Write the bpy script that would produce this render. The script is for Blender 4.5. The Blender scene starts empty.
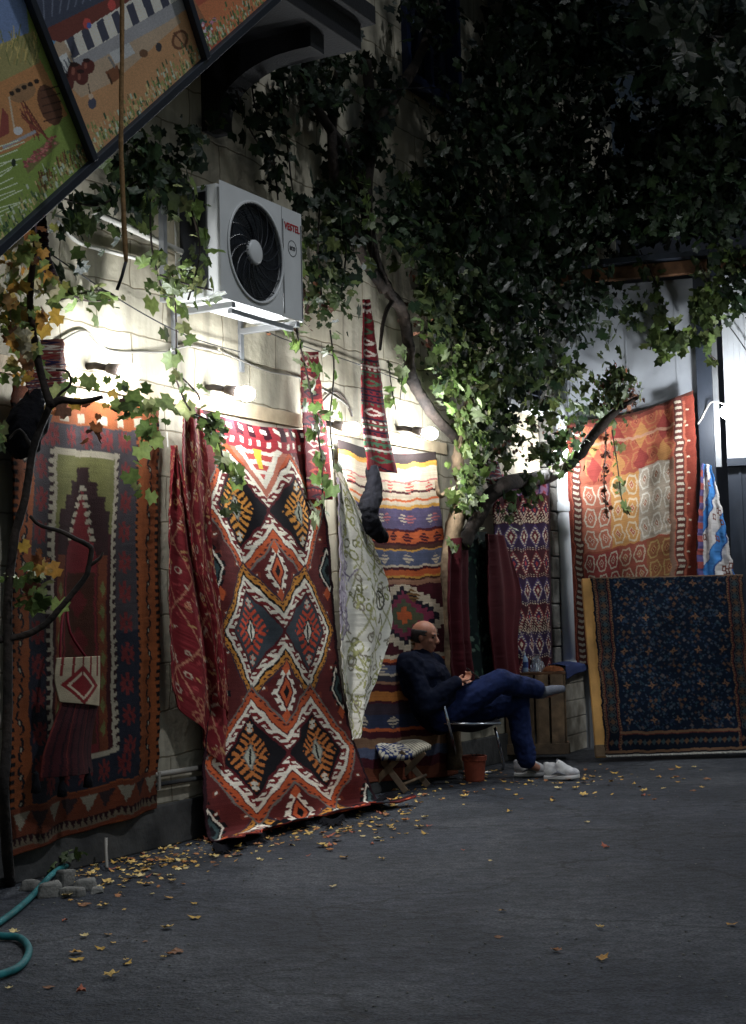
import bpy, math, random
import numpy as np
from mathutils import Vector, Matrix
random.seed(7); rng = np.random.default_rng(7)
sc = bpy.context.scene
COL = sc.collection
R = math.radians
# ------------------------------------------------------------------ camera
F = 1500.0; CX, CY = 373.0, 512.0; CAMZ = 1.3
PITCH = math.atan2(101, F); ROLL = R(1.5)
fwd = Vector((0, math.cos(PITCH), math.sin(PITCH)))
up0 = Vector((0, -math.sin(PITCH), math.cos(PITCH))); rt0 = Vector((1, 0, 0))
UPc = up0*math.cos(ROLL) + rt0*math.sin(ROLL)
RTc = rt0*math.cos(ROLL) - up0*math.sin(ROLL)
EYE = Vector((0, 0, CAMZ))
cd = bpy.data.cameras.new('camera'); cam = bpy.data.objects.new('camera', cd); COL.objects.link(cam)
cd.sensor_fit = 'VERTICAL'; cd.sensor_height = 24; cd.lens = F/1024*24; cd.clip_end = 500; cd.clip_start = .05
m = Matrix((RTc, UPc, -fwd)).transposed().to_4x4(); m.translation = EYE
cam.matrix_world = m; sc.camera = cam

def ray(px, py): return fwd*F + RTc*(px-CX) + UPc*(CY-py)
def at(px, py, y):
    r = ray(px, py); return EYE + r*(y/r.y)
def onground(px, py, h=0.0):
    r = ray(px, py); return EYE + r*((h-CAMZ)/r.z)
def onplane(px, py, p0, n):
    r = ray(px, py); return EYE + r*((p0-EYE).dot(n)/r.dot(n))
# wall facing the street
vr = ray(1187, 594); TH = math.atan2(vr.x, vr.y)
WD = Vector((math.sin(TH), math.cos(TH), 0)); WN = Vector((math.cos(TH), -math.sin(TH), 0))
W0 = Vector((-1.26, 8.68, 0)); WROT = math.atan2(WD.y, WD.x)
def wl(px, py, off=0.0): return onplane(px, py, W0+WN*off, WN)
def wp(s, h, off=0.0): return W0 + WD*s + WN*off + Vector((0, 0, h))
def ws(p): return (Vector(p)-W0).dot(WD)
# annex at the back
BD = Vector((.96, -.28, 0)); BN = Vector((-.28, -.96, 0))
S_END = 6.18
B0 = W0 + WD*S_END; BROT = math.atan2(BD.y, BD.x)
def bl(px, py, off=0.0): return onplane(px, py, B0+BN*off, BN)
def bp_(s, h, off=0.0): return B0 + BD*s + BN*off + Vector((0, 0, h))

# ------------------------------------------------------------------ colours, materials
def S(r, g, b, k=1.0):
    f = lambda c: ((c/255.0)/12.92 if c/255.0 <= .04045 else ((c/255.0+.055)/1.055)**2.4)*k
    return (f(r), f(g), f(b))
def nd(nt, t, **kw):
    n = nt.nodes.new(t)
    for k, v in kw.items(): setattr(n, k, v)
    return n
def material(name, base=(.5,.5,.5), rough=.7, metal=0, noise=.15, nscale=8, bump=.1, bscale=60, attr=False,
             emit=None, trans=0, spec=.4, c2=None):
    mt = bpy.data.materials.new(name); mt.use_nodes = True; nt = mt.node_tree
    pb = nt.nodes['Principled BSDF']; L = nt.links
    tc = nd(nt, 'ShaderNodeTexCoord')
    no = nd(nt, 'ShaderNodeTexNoise'); no.inputs['Scale'].default_value = nscale; no.inputs['Detail'].default_value = 5
    L.new(tc.outputs['Object'], no.inputs['Vector'])
    mx = nd(nt, 'ShaderNodeMix', data_type='RGBA', blend_type='MULTIPLY')
    mx.inputs[0].default_value = 1
    rp = nd(nt, 'ShaderNodeMapRange'); rp.inputs[1].default_value=.3; rp.inputs[2].default_value=.7
    rp.inputs[3].default_value = 1-noise; rp.inputs[4].default_value = 1+noise
    L.new(no.outputs['Fac'], rp.inputs[0])
    if attr:
        a = nd(nt, 'ShaderNodeAttribute', attribute_name='Col'); L.new(a.outputs['Color'], mx.inputs[6])
    elif c2:
        cr = nd(nt, 'ShaderNodeMix', data_type='RGBA'); n2 = nd(nt, 'ShaderNodeTexNoise'); n2.inputs['Scale'].default_value = nscale*.37
        n2.inputs['Detail'].default_value = 6
        L.new(tc.outputs['Object'], n2.inputs['Vector'])
        r2 = nd(nt, 'ShaderNodeMapRange'); r2.inputs[1].default_value=.42; r2.inputs[2].default_value=.62
        L.new(n2.outputs['Fac'], r2.inputs[0]); L.new(r2.outputs[0], cr.inputs[0])
        cr.inputs[6].default_value = (*base,1); cr.inputs[7].default_value = (*c2,1); L.new(cr.outputs[2], mx.inputs[6])
    else: mx.inputs[6].default_value = (*base, 1)
    L.new(rp.outputs[0], mx.inputs[7]); L.new(mx.outputs[2], pb.inputs['Base Color'])
    pb.inputs['Roughness'].default_value = rough; pb.inputs['Metallic'].default_value = metal
    pb.inputs['Specular IOR Level'].default_value = spec
    if bump:
        b = nd(nt, 'ShaderNodeBump'); b.inputs['Strength'].default_value = bump; b.inputs['Distance'].default_value = .01
        n3 = nd(nt, 'ShaderNodeTexNoise'); n3.inputs['Scale'].default_value = bscale; n3.inputs['Detail'].default_value = 3
        L.new(tc.outputs['Object'], n3.inputs['Vector']); L.new(n3.outputs['Fac'], b.inputs['Height']); L.new(b.outputs[0], pb.inputs['Normal'])
    if emit:
        pb.inputs['Emission Color'].default_value = (*emit[0], 1); pb.inputs['Emission Strength'].default_value = emit[1]
    if trans:
        tr = nd(nt, 'ShaderNodeBsdfTranslucent'); ms = nd(nt, 'ShaderNodeMixShader'); ms.inputs[0].default_value = trans
        L.new(mx.outputs[2], tr.inputs['Color'])
        L.new(pb.outputs[0], ms.inputs[1]); L.new(tr.outputs[0], ms.inputs[2])
        L.new(ms.outputs[0], nt.nodes['Material Output'].inputs['Surface'])
    return mt

def stone_mat():
    mt = material('painted_stone', S(196,188,166), .9, noise=.12, nscale=3, bump=0, c2=S(158,150,130)); nt = mt.node_tree; L = nt.links
    pb = nt.nodes['Principled BSDF']; mx = pb.inputs['Base Color'].links[0].from_node
    tc = nd(nt, 'ShaderNodeTexCoord'); sp = nd(nt, 'ShaderNodeSeparateXYZ'); L.new(tc.outputs['Object'], sp.inputs[0])
    cb = nd(nt, 'ShaderNodeCombineXYZ'); L.new(sp.outputs['X'], cb.inputs['X']); L.new(sp.outputs['Z'], cb.inputs['Y'])
    wn = nd(nt, 'ShaderNodeTexNoise'); wn.inputs['Scale'].default_value = 4; L.new(cb.outputs[0], wn.inputs['Vector'])
    va = nd(nt, 'ShaderNodeVectorMath', operation='MULTIPLY_ADD'); va.inputs[1].default_value = (.07,.07,.07)
    L.new(wn.outputs['Color'], va.inputs[0]); L.new(cb.outputs[0], va.inputs[2])
    br = nd(nt, 'ShaderNodeTexBrick'); br.offset=.5
    br.inputs['Scale'].default_value = 1; br.inputs['Brick Width'].default_value = .62; br.inputs['Row Height'].default_value = .27
    br.inputs['Mortar Size'].default_value = .006; br.inputs['Mortar Smooth'].default_value = .4
    br.inputs['Color1'].default_value = (1,1,1,1); br.inputs['Color2'].default_value = (.86,.86,.88,1); br.inputs['Mortar'].default_value = (.45,.42,.37,1)
    L.new(va.outputs[0], br.inputs['Vector'])
    m2 = nd(nt, 'ShaderNodeMix', data_type='RGBA', blend_type='MULTIPLY'); m2.inputs[0].default_value = 1
    L.new(mx.outputs[2], m2.inputs[6]); L.new(br.outputs['Color'], m2.inputs[7]); 
    # grime streaks running down, darker plinth zone
    n5 = nd(nt, 'ShaderNodeTexNoise'); n5.inputs['Scale'].default_value = 1; n5.inputs['Detail'].default_value = 8
    mp = nd(nt, 'ShaderNodeMapping'); mp.inputs['Scale'].default_value = (5, 1, .9); L.new(tc.outputs['Object'], mp.inputs[0]); L.new(mp.outputs[0], n5.inputs['Vector'])
    r5 = nd(nt, 'ShaderNodeMapRange'); r5.inputs[1].default_value=.45; r5.inputs[2].default_value=.72; r5.inputs[3].default_value=1; r5.inputs[4].default_value=.38
    L.new(n5.outputs['Fac'], r5.inputs[0])
    m3 = nd(nt, 'ShaderNodeMix', data_type='RGBA', blend_type='MULTIPLY'); m3.inputs[0].default_value = 1
    L.new(m2.outputs[2], m3.inputs[6]); L.new(r5.outputs[0], m3.inputs[7]); L.new(m3.outputs[2], pb.inputs['Base Color'])
    ng = nd(nt, 'ShaderNodeTexNoise'); ng.inputs['Scale'].default_value = 22; ng.inputs['Detail'].default_value = 8; L.new(tc.outputs['Object'], ng.inputs['Vector'])
    ad = nd(nt, 'ShaderNodeMath', operation='MULTIPLY_ADD'); ad.inputs[1].default_value = -1.6
    L.new(br.outputs['Fac'], ad.inputs[0]); L.new(ng.outputs['Fac'], ad.inputs[2])
    b = nd(nt, 'ShaderNodeBump'); b.inputs['Strength'].default_value = .55; b.inputs['Distance'].default_value = .012
    L.new(ad.outputs[0], b.inputs['Height']); L.new(b.outputs[0], pb.inputs['Normal'])
    return mt

def asphalt_mat():
    mt = bpy.data.materials.new('asphalt'); mt.use_nodes = True; nt = mt.node_tree; L = nt.links; pb = nt.nodes['Principled BSDF']
    tc = nd(nt, 'ShaderNodeTexCoord')
    def noise(sc_, det=6, rough=.6):
        n = nd(nt, 'ShaderNodeTexNoise'); n.inputs['Scale'].default_value = sc_; n.inputs['Detail'].default_value = det
        n.inputs['Roughness'].default_value = rough; L.new(tc.outputs['Object'], n.inputs['Vector']); return n
    big = noise(.9, 9, .65); fine = noise(75, 3); mid = noise(14, 6)
    def ramp(n, stops):
        r = nd(nt, 'ShaderNodeValToRGB'); L.new(n.outputs['Fac'], r.inputs[0]); e = r.color_ramp.elements
        e[0].position, e[0].color = stops[0][0], (*stops[0][1],1); e[1].position, e[1].color = stops[1][0], (*stops[1][1],1); return r
    a = ramp(big, ((.42,(.022,.026,.035)),(.60,(.052,.057,.070))))
    f_ = ramp(fine, ((.38,(.45,.45,.45)),(.64,(1.7,1.68,1.6))))
    g = ramp(mid, ((.35,(.55,.55,.56)),(.62,(1.25,1.24,1.2))))
    m1 = nd(nt, 'ShaderNodeMix', data_type='RGBA', blend_type='MULTIPLY'); m1.inputs[0].default_value=1
    L.new(a.outputs[0], m1.inputs[6]); L.new(f_.outputs[0], m1.inputs[7])
    m2 = nd(nt, 'ShaderNodeMix', data_type='RGBA', blend_type='MULTIPLY'); m2.inputs[0].default_value=1
    L.new(m1.outputs[2], m2.inputs[6]); L.new(g.outputs[0], m2.inputs[7])
    wn = noise(1.7, 5); va = nd(nt, 'ShaderNodeVectorMath', operation='MULTIPLY_ADD'); va.inputs[1].default_value = (.9,.9,.9)
    L.new(wn.outputs['Color'], va.inputs[0]); L.new(tc.outputs['Object'], va.inputs[2])
    vo = nd(nt, 'ShaderNodeTexVoronoi', feature='DISTANCE_TO_EDGE'); vo.inputs['Scale'].default_value = .42; L.new(va.outputs[0], vo.inputs['Vector'])
    rc = nd(nt, 'ShaderNodeMapRange'); rc.inputs[1].default_value = .002; rc.inputs[2].default_value = .009; rc.inputs[3].default_value = .38; rc.inputs[4].default_value = 1
    L.new(vo.outputs['Distance'], rc.inputs[0])
    pt = noise(.55, 3); rp_ = ramp(pt, ((.47,(1.12,1.1,1.06)),(.53,(.80,.82,.86))))
    st = noise(3.1, 8, .7); rs = ramp(st, ((.56,(1,1,1)),(.72,(.5,.5,.52))))
    src = m2.outputs[2]
    for o_ in (rc.outputs[0], rp_.outputs[0], rs.outputs[0]):
        mm = nd(nt, 'ShaderNodeMix', data_type='RGBA', blend_type='MULTIPLY'); mm.inputs[0].default_value = 1
        L.new(src, mm.inputs[6]); L.new(o_, mm.inputs[7]); src = mm.outputs[2]
    L.new(src, pb.inputs['Base Color'])
    pb.inputs['Roughness'].default_value = .78; pb.inputs['Specular IOR Level'].default_value=.35
    ad = nd(nt, 'ShaderNodeMath', operation='MULTIPLY_ADD'); ad.inputs[1].default_value = 3
    L.new(mid.outputs['Fac'], ad.inputs[0]); L.new(fine.outputs['Fac'], ad.inputs[2])
    b = nd(nt, 'ShaderNodeBump'); b.inputs['Strength'].default_value = .9; b.inputs['Distance'].default_value = .012
    L.new(ad.outputs[0], b.inputs['Height']); L.new(b.outputs[0], pb.inputs['Normal'])
    return mt

M = {}
M['stone'] = stone_mat(); M['asphalt'] = asphalt_mat()
M['concrete'] = material('concrete', S(66,65,63), .95, noise=.35, nscale=6, bump=.8, bscale=25, c2=S(38,38,38))
M['white_panel'] = material('white_panel', S(205,208,212), .5, noise=.06, nscale=2, bump=.05, c2=S(178,182,186))
M['grey_panel'] = material('annex_panel', S(158,162,168), .55, noise=.12, nscale=3, bump=.05, c2=S(128,132,138))
M['dark_frame'] = material('dark_painted_metal', S(38,44,54), .45, noise=.15, bump=.05)
M['navy'] = material('dark_blue_paint', S(22,34,66), .55, noise=.2, bump=.1)
M['dark_wood'] = material('dark_stained_wood', S(9,10,15), .7, noise=.3, nscale=12, bump=.3)
M['brown_wood'] = material('brown_wood', S(92,62,38), .7, noise=.3, nscale=15, bump=.3)
M['pale_wood'] = material('pale_pine', S(200,150,84), .65, noise=.2, nscale=7, bump=.2)
M['grey_wood'] = material('weathered_wood', S(128,104,78), .8, noise=.35, nscale=11, bump=.4, c2=S(92,76,60))
M['white_wood'] = material('worn_white_wood', S(178,172,158), .8, noise=.3, nscale=9, bump=.35, c2=S(120,112,98))
M['rail'] = material('faded_batten', S(176,158,130), .8, noise=.2, nscale=9, bump=.3)
M['glass'] = material('dark_glass', (.01,.012,.02), .08, noise=0, bump=0, spec=.6)
M['ac_white'] = material('ac_enamel', S(205,206,205), .4, noise=.08, nscale=5, bump=.03)
M['ac_dark'] = material('ac_dark', S(20,22,26), .5, noise=.1, bump=0)
M['fan_black'] = material('fan_plastic', S(34,36,42), .35, noise=.1, bump=0)
M['red_paint'] = material('red_lettering', S(170,24,34), .5, noise=0, bump=0)
M['grey_print'] = material('grey_print', S(60,62,66), .5, noise=0, bump=0)
M['galv'] = material('galvanised_steel', S(150,152,155), .4, metal=.7, noise=.15, bump=.05)
M['chrome'] = material('chromed_tube', S(190,192,196), .22, metal=1, noise=.05, bump=0)
M['pvc'] = material('white_pvc', S(206,210,214), .4, noise=.06, nscale=4, bump=.02)
M['cable'] = material('grey_cable', S(120,116,108), .6, noise=.1, bump=0)
M['black_cable'] = material('black_cable', S(16,16,18), .6, noise=.1, bump=0)
M['cable_pale'] = material('pale_cable', S(180,178,170), .6, noise=.1, bump=0)
M['rope'] = material('dry_rope', S(128,98,62), .9, noise=.3, nscale=60, bump=.5)
M['bulb'] = material('lit_bulb', (1,1,1), .4, noise=0, bump=0, emit=((.93,.965,1.0), 540))
M['lamp_body'] = material('lamp_body', S(60,52,46), .5, noise=.1, bump=0)
M['bark'] = material('vine_bark', S(52,43,37), .95, noise=.4, nscale=14, bump=1.0, bscale=35, c2=S(32,27,24))
M['bark_pale'] = material('pale_vine_bark', S(128,108,84), .95, noise=.4, nscale=12, bump=1.0, bscale=30, c2=S(80,66,52))
M['leaf'] = material('leaf', rough=.5, attr=True, noise=.25, nscale=40, bump=.25, bscale=80, trans=.35, spec=.35)
M['dry_leaf'] = material('fallen_leaf', rough=.75, attr=True, noise=.3, nscale=60, bump=.3, bscale=80)
M['weave'] = material('woven_wool', rough=.95, attr=True, noise=.16, nscale=9, bump=.5, bscale=230, spec=.15)
M['pile'] = material('wool_pile', rough=.95, attr=True, noise=.16, nscale=9, bump=.6, bscale=300, spec=.1)
M['silk'] = material('thin_cotton', rough=.8, attr=True, noise=.08, nscale=9, bump=.2, bscale=260, spec=.2)
M['print'] = material('printed_vinyl', rough=.55, attr=True, noise=.06, nscale=5, bump=.03, spec=.3)
M['black_cloth'] = material('black_wool', S(20,20,24), .95, noise=.25, nscale=30, bump=.6, bscale=150, spec=.1)
M['maroon'] = material('maroon_velvet', S(84,16,26), .9, noise=.25, nscale=12, bump=.4, bscale=90, spec=.15)
M['dark_bag'] = material('maroon_bag_cloth', S(58,22,26), .95, noise=.3, nscale=30, bump=.6, bscale=160, spec=.1)
M['blue_cloth'] = material('blue_cloth', S(62,78,128), .9, noise=.2, nscale=9, bump=.4, bscale=120, spec=.15)
M['brown_cloth'] = material('brown_cloth', S(120,72,44), .9, noise=.3, nscale=9, bump=.5, bscale=120, spec=.15)
M['hose'] = material('teal_hose', S(26,96,98), .65, noise=.35, nscale=18, bump=.2)
M['terracotta'] = material('terracotta', S(128,58,38), .8, noise=.2, nscale=14, bump=.2)
M['soil'] = material('potting_soil', S(46,34,26), 1, noise=.4, nscale=60, bump=1)
M['rubble'] = material('broken_stone', S(118,116,110), .95, noise=.3, nscale=10, bump=.8, c2=S(80,78,74))
M['dark_brick'] = material('dark_plaster', S(46,48,54), .95, noise=.3, nscale=3, bump=.3)
M['foil'] = material('crumpled_foil', S(200,202,206), .25, metal=.9, noise=.1, bump=1.0, bscale=45)
M['plastic_clear'] = material('bottle_plastic', S(150,175,200), .15, noise=0, bump=0, spec=.7)
M['skin'] = material('skin', S(176,122,98), .5, noise=.08, nscale=30, bump=.15, bscale=120)
M['hair'] = material('grey_hair', S(62,58,56), .8, noise=.3, nscale=90, bump=.6, bscale=220)
M['jacket'] = material('navy_jacket', S(15,20,36), .8, noise=.25, nscale=14, bump=1.0, bscale=13, spec=.08)
M['jeans'] = material('blue_denim', S(22,34,70), .9, noise=.22, nscale=20, bump=.35, bscale=40, spec=.2)
M['sock'] = material('grey_sock', S(98,102,112), .95, noise=.15, nscale=60, bump=.4, bscale=200)
M['shoe'] = material('white_trainer', S(206,204,200), .6, noise=.12, nscale=24, bump=.3, c2=S(166,164,166))
M['sole'] = material('rubber_sole', S(188,186,182), .6, noise=.12, nscale=20, bump=.1)
M['shoe_grey'] = material('grey_mesh', S(120,122,128), .8, noise=.15, nscale=60, bump=.3)
M['phone'] = material('phone_case', S(14,14,16), .25, noise=0, bump=0)
M['eye'] = material('eye_dark', S(30,22,20), .2, noise=0, bump=0)
M['weed'] = material('weed_leaf', S(52,78,40), .6, noise=.3, nscale=30, bump=.2, trans=.25)
M['seat_cloth'] = material('dark_chair_canvas', S(34,34,38), .85, noise=.15, bump=.3)

# ------------------------------------------------------------------ mesh building
RM = {}
def empty(name, loc, label, cat, group=None, rot=0.0):
    o = bpy.data.objects.new(name, None); COL.objects.link(o); o.empty_display_size = .1
    o.location = loc; o.rotation_euler = (0, 0, rot)
    RM[o.name] = Matrix.Translation(Vector(loc)) @ Matrix.Rotation(rot, 4, 'Z')
    tag(o, label, cat, group); return o
def tag(o, label, cat, group=None):
    if label: o['label'] = label
    if cat: o['category'] = cat
    if group: o['group'] = group
def link_mesh(name, verts, faces, mat, parent=None, col=None, smooth=True, origin=None, solid=0, rot=0.0):
    V = np.asarray(verts, dtype=np.float64).reshape(-1, 3)
    if parent is not None: Mx = RM[parent.name]
    else:
        if origin is None:
            c = (V.min(0)+V.max(0))/2; origin = Vector((c[0], c[1], V[:,2].min()))
        Mx = Matrix.Translation(Vector(origin)) @ Matrix.Rotation(rot, 4, 'Z')
    I = np.array(Mx.inverted()); Vl = V @ I[:3,:3].T + I[:3,3]
    me = bpy.data.meshes.new(name)
    if isinstance(faces, np.ndarray):
        k = faces.shape[1]; n = faces.shape[0]
        me.vertices.add(len(Vl)); me.vertices.foreach_set('co', Vl.astype(np.float32).ravel())
        me.loops.add(n*k); me.loops.foreach_set('vertex_index', faces.astype(np.int32).ravel())
        me.polygons.add(n); me.polygons.foreach_set('loop_start', np.arange(0, n*k, k, dtype=np.int32))
        me.update(calc_edges=True); me.validate()
    else:
        me.from_pydata([tuple(v) for v in Vl], [], faces); me.update()
    me.polygons.foreach_set('use_smooth', [smooth]*len(me.polygons))
    if col is not None:
        a = me.color_attributes.new('Col', 'FLOAT_COLOR', 'POINT')
        c = np.ones((len(Vl), 4), np.float32); c[:, :3] = col; a.data.foreach_set('color', c.ravel())
    me.materials.append(mat)
    o = bpy.data.objects.new(name, me); COL.objects.link(o)
    if parent is not None: o.parent = parent; RM[o.name] = RM[parent.name]
    else:
        o.location = origin; o.rotation_euler = (0,0,rot); RM[o.name] = Mx
    if solid:
        md = o.modifiers.new('thickness', 'SOLIDIFY'); md.thickness = solid; md.offset = 0
    return o
class MB:
    def __init__(s): s.v = []; s.f = []
    def add(s, vs, fs):
        b = len(s.v); s.v += [tuple(v) for v in vs]; s.f += [tuple(i+b for i in f) for f in fs]; return s
    def box(s, c, size, ax=None, taper=1.0):
        c = Vector(c); ax = ax or (Vector((1,0,0)), Vector((0,1,0)), Vector((0,0,1)))
        vs = []
        for k in (-1, 1):
            t = taper if k > 0 else 1
            for i, j in ((-1,-1),(1,-1),(1,1),(-1,1)):
                vs.append(c + ax[0]*(i*size[0]/2*t) + ax[1]*(j*size[1]/2*t) + ax[2]*(k*size[2]/2))
        return s.add(vs, [(3,2,1,0),(4,5,6,7),(0,1,5,4),(1,2,6,5),(2,3,7,6),(3,0,4,7)])
    def tube(s, pts, r, n=8, wob=0):
        pts = [Vector(p) for p in pts]
        rs = r if isinstance(r, (list, tuple)) else [r]*len(pts)
        T = []
        for i in range(len(pts)):
            a = pts[max(i-1,0)]; b = pts[min(i+1,len(pts)-1)]
            d = (b-a); T.append(d.normalized() if d.length>1e-9 else Vector((0,0,1)))
        u = T[0].orthogonal().normalized(); vs = []; fs = []
        for i, p in enumerate(pts):
            u = (u - T[i]*u.dot(T[i])); u = u.normalized() if u.length>1e-6 else T[i].orthogonal().normalized()
            w = T[i].cross(u)
            for k in range(n):
                a = 2*math.pi*k/n; q = rs[i]*(1+wob*random.uniform(-1,1))
                vs.append(p + u*math.cos(a)*q + w*math.sin(a)*q)
        for i in range(len(pts)-1):
            for k in range(n):
                k2 = (k+1)%n; fs.append((i*n+k, i*n+k2, (i+1)*n+k2, (i+1)*n+k))
        vs += [pts[0], pts[-1]]; a, b = len(vs)-2, len(vs)-1
        for k in range(n):
            fs.append((a, (k+1)%n, k)); fs.append((b, (len(pts)-1)*n+k, (len(pts)-1)*n+(k+1)%n))
        return s.add(vs, fs)
    def lathe(s, base, prof, axis=Vector((0,0,1)), n=20):
        base = Vector(base); axis = Vector(axis).normalized(); u = axis.orthogonal().normalized(); w = axis.cross(u)
        vs = []; fs = []
        for (r_, h) in prof:
            for k in range(n):
                a = 2*math.pi*k/n; vs.append(base + axis*h + u*(r_*math.cos(a)) + w*(r_*math.sin(a)))
        for i in range(len(prof)-1):
            for k in range(n):
                k2 = (k+1)%n; fs.append((i*n+k, i*n+k2, (i+1)*n+k2, (i+1)*n+k))
        return s.add(vs, fs)
    def ell(s, c, r, ax=None, n=12, m_=8):
        c = Vector(c); ax = ax or (Vector((1,0,0)), Vector((0,1,0)), Vector((0,0,1))); vs = []; fs = []
        for j in range(m_+1):
            ph = math.pi*j/m_
            for k in range(n):
                a = 2*math.pi*k/n
                vs.append(c + ax[0]*(r[0]*math.sin(ph)*math.cos(a)) + ax[1]*(r[1]*math.sin(ph)*math.sin(a)) + ax[2]*(r[2]*math.cos(ph)))
        for j in range(m_):
            for k in range(n):
                k2 = (k+1)%n; fs.append((j*n+k, (j+1)*n+k, (j+1)*n+k2, j*n+k2))
        return s.add(vs, fs)
    def prism(s, pts, ext):
        n = len(pts); pts = [Vector(p) for p in pts]; ext = Vector(ext)
        return s.add(pts + [p+ext for p in pts], [tuple(range(n-1,-1,-1)), tuple(range(n, 2*n))] + [(i, (i+1)%n, n+(i+1)%n, n+i) for i in range(n)])
    def build(s, name, mat, parent=None, smooth=False, bevel=0, label=None, cat=None, group=None, **kw):
        o = link_mesh(name, s.v, s.f, mat, parent, smooth=smooth, **kw)
        if bevel:
            md = o.modifiers.new('bevel', 'BEVEL'); md.width = bevel; md.segments = 2; md.limit_method = 'ANGLE'
        tag(o, label, cat, group); return o
def remesh(o, vox, it=4):
    md = o.modifiers.new('remesh', 'REMESH'); md.mode = 'VOXEL'; md.voxel_size = vox; md.use_smooth_shade = True
    ms = o.modifiers.new('smooth', 'SMOOTH'); ms.iterations = it; ms.factor = .5
_ct = {}
def wrinkle(o, size, strength):
    k = round(size, 3)
    if k not in _ct: _ct[k] = bpy.data.textures.new('creases', 'CLOUDS'); _ct[k].noise_scale = size; _ct[k].noise_depth = 2
    md = o.modifiers.new('creases', 'DISPLACE'); md.texture = _ct[k]; md.strength = strength; md.mid_level = .5; md.texture_coords = 'LOCAL'
def smooth_path(pts, n=4):
    pts = [Vector(p) for p in pts]; out = []
    for i in range(len(pts)-1):
        p0 = pts[max(i-1,0)]; p1 = pts[i]; p2 = pts[i+1]; p3 = pts[min(i+2,len(pts)-1)]
        for k in range(n):
            t = k/n
            out.append(.5*((2*p1)+(p2-p0)*t+(2*p0-5*p1+4*p2-p3)*t*t+(3*p1-p0-3*p2+p3)*t**3))
    out.append(pts[-1]); return out
WA = (WD, WN, Vector((0,0,1))); BA = (BD, BN, Vector((0,0,1)))
Z = Vector((0,0,1))
# ------------------------------------------------------------------ setting
g = MB()
N_ = 60
vs = []; fs = []
g.add([(-60,-20,0),(60,-20,0),(60,90,0),(-60,90,0)], [(0,1,2,3)])
o = g.build('ground', M['asphalt'], origin=(0,0,0)); o['kind'] = 'structure'
# ---- stone building along the left
bld = empty('stone_building', wp(2, 0), 'cream painted stone block building behind the hanging rugs, overgrown with vines', 'building', rot=WROT)
WALLH = 7.2
b = MB()
s_w0, s_w1 = -5.0, 8.35
winA = (ws(wl(402,60)), ws(wl(456,60)), 5.52, 6.9)     # blue window high up
winB = (5.02, 5.9, 3.15, 4.4)
xs = [s_w0, winA[0], winA[1], winB[0], winB[1], s_w1]
def wallbox(s0, s1, h0, h1, off0=-.3, off1=0): b.box(wp((s0+s1)/2, (h0+h1)/2, (off0+off1)/2), (s1-s0, off1-off0, h1-h0), WA)
wallbox(xs[0], xs[1], 0, WALLH); wallbox(xs[2], xs[3], 0, WALLH); wallbox(xs[4], xs[5], 0, WALLH)
wallbox(xs[1], xs[2], 0, winA[2]); wallbox(xs[1], xs[2], winA[3], WALLH)
wallbox(xs[3], xs[4], 0, winB[2]); wallbox(xs[3], xs[4], winB[3], WALLH)
b.build('wall', M['stone'], bld)
b = MB().box(wp(1.6, .12, .012), (13.3-.2, .04, .24), WA); b.build('plinth', M['concrete'], bld, bevel=.01)
b = MB().box(wp((s_w0+s_w1)/2, WALLH+.08, .05), (s_w1-s_w0+.4, 1.1, .16), WA); b.build('roof', M['dark_wood'], bld)
def window(win, mat, bars):
    s0, s1, h0, h1 = win; w = MB(); t = .07
    w.box(wp((s0+s1)/2, h0+t/2, .0), (s1-s0, .1, t), WA); w.box(wp((s0+s1)/2, h1-t/2, .0), (s1-s0, .1, t), WA)
    w.box(wp(s0+t/2, (h0+h1)/2, .0), (t, .1, h1-h0-2*t), WA); w.box(wp(s1-t/2, (h0+h1)/2, .0), (t, .1, h1-h0-2*t), WA)
    w.box(wp((s0+s1)/2, (h0+h1)/2, -.01), (.06, .06, h1-h0-2*t), WA)
    f_ = w.build('window', mat, bld)
    MB().box(wp((s0+s1)/2, (h0+h1)/2, -.06), (s1-s0-2*t, .02, h1-h0-2*t), WA).build('pane', M['glass'], f_)
    if bars:
        g_ = MB()
        for i in range(7): g_.tube([wp(s0+.05+(s1-s0-.1)*i/6, h0+.02, .07), wp(s0+.05+(s1-s0-.1)*i/6, h1-.02, .07)], .008, 6)
        for i in range(4): g_.tube([wp(s0, h0+.1+(h1-h0-.2)*i/3, .085), wp(s1, h0+.1+(h1-h0-.2)*i/3, .085)], .008, 6)
        g_.build('grille', M['dark_frame'], f_)
    MB().box(wp((s0+s1)/2, h0-.04, .05), (s1-s0+.16, .16, .06), WA).build('sill', M['white_panel'] if bars else mat, f_, bevel=.008)
window(winA, M['navy'], False); window(winB, M['dark_frame'], True)
# wooden rail that the rugs hang from
MB().box(wp((-2.6+3.9)/2, 2.61, .012), (6.5, .024, .09), WA).build('hanging_rail', M['rail'], bld)
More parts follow.
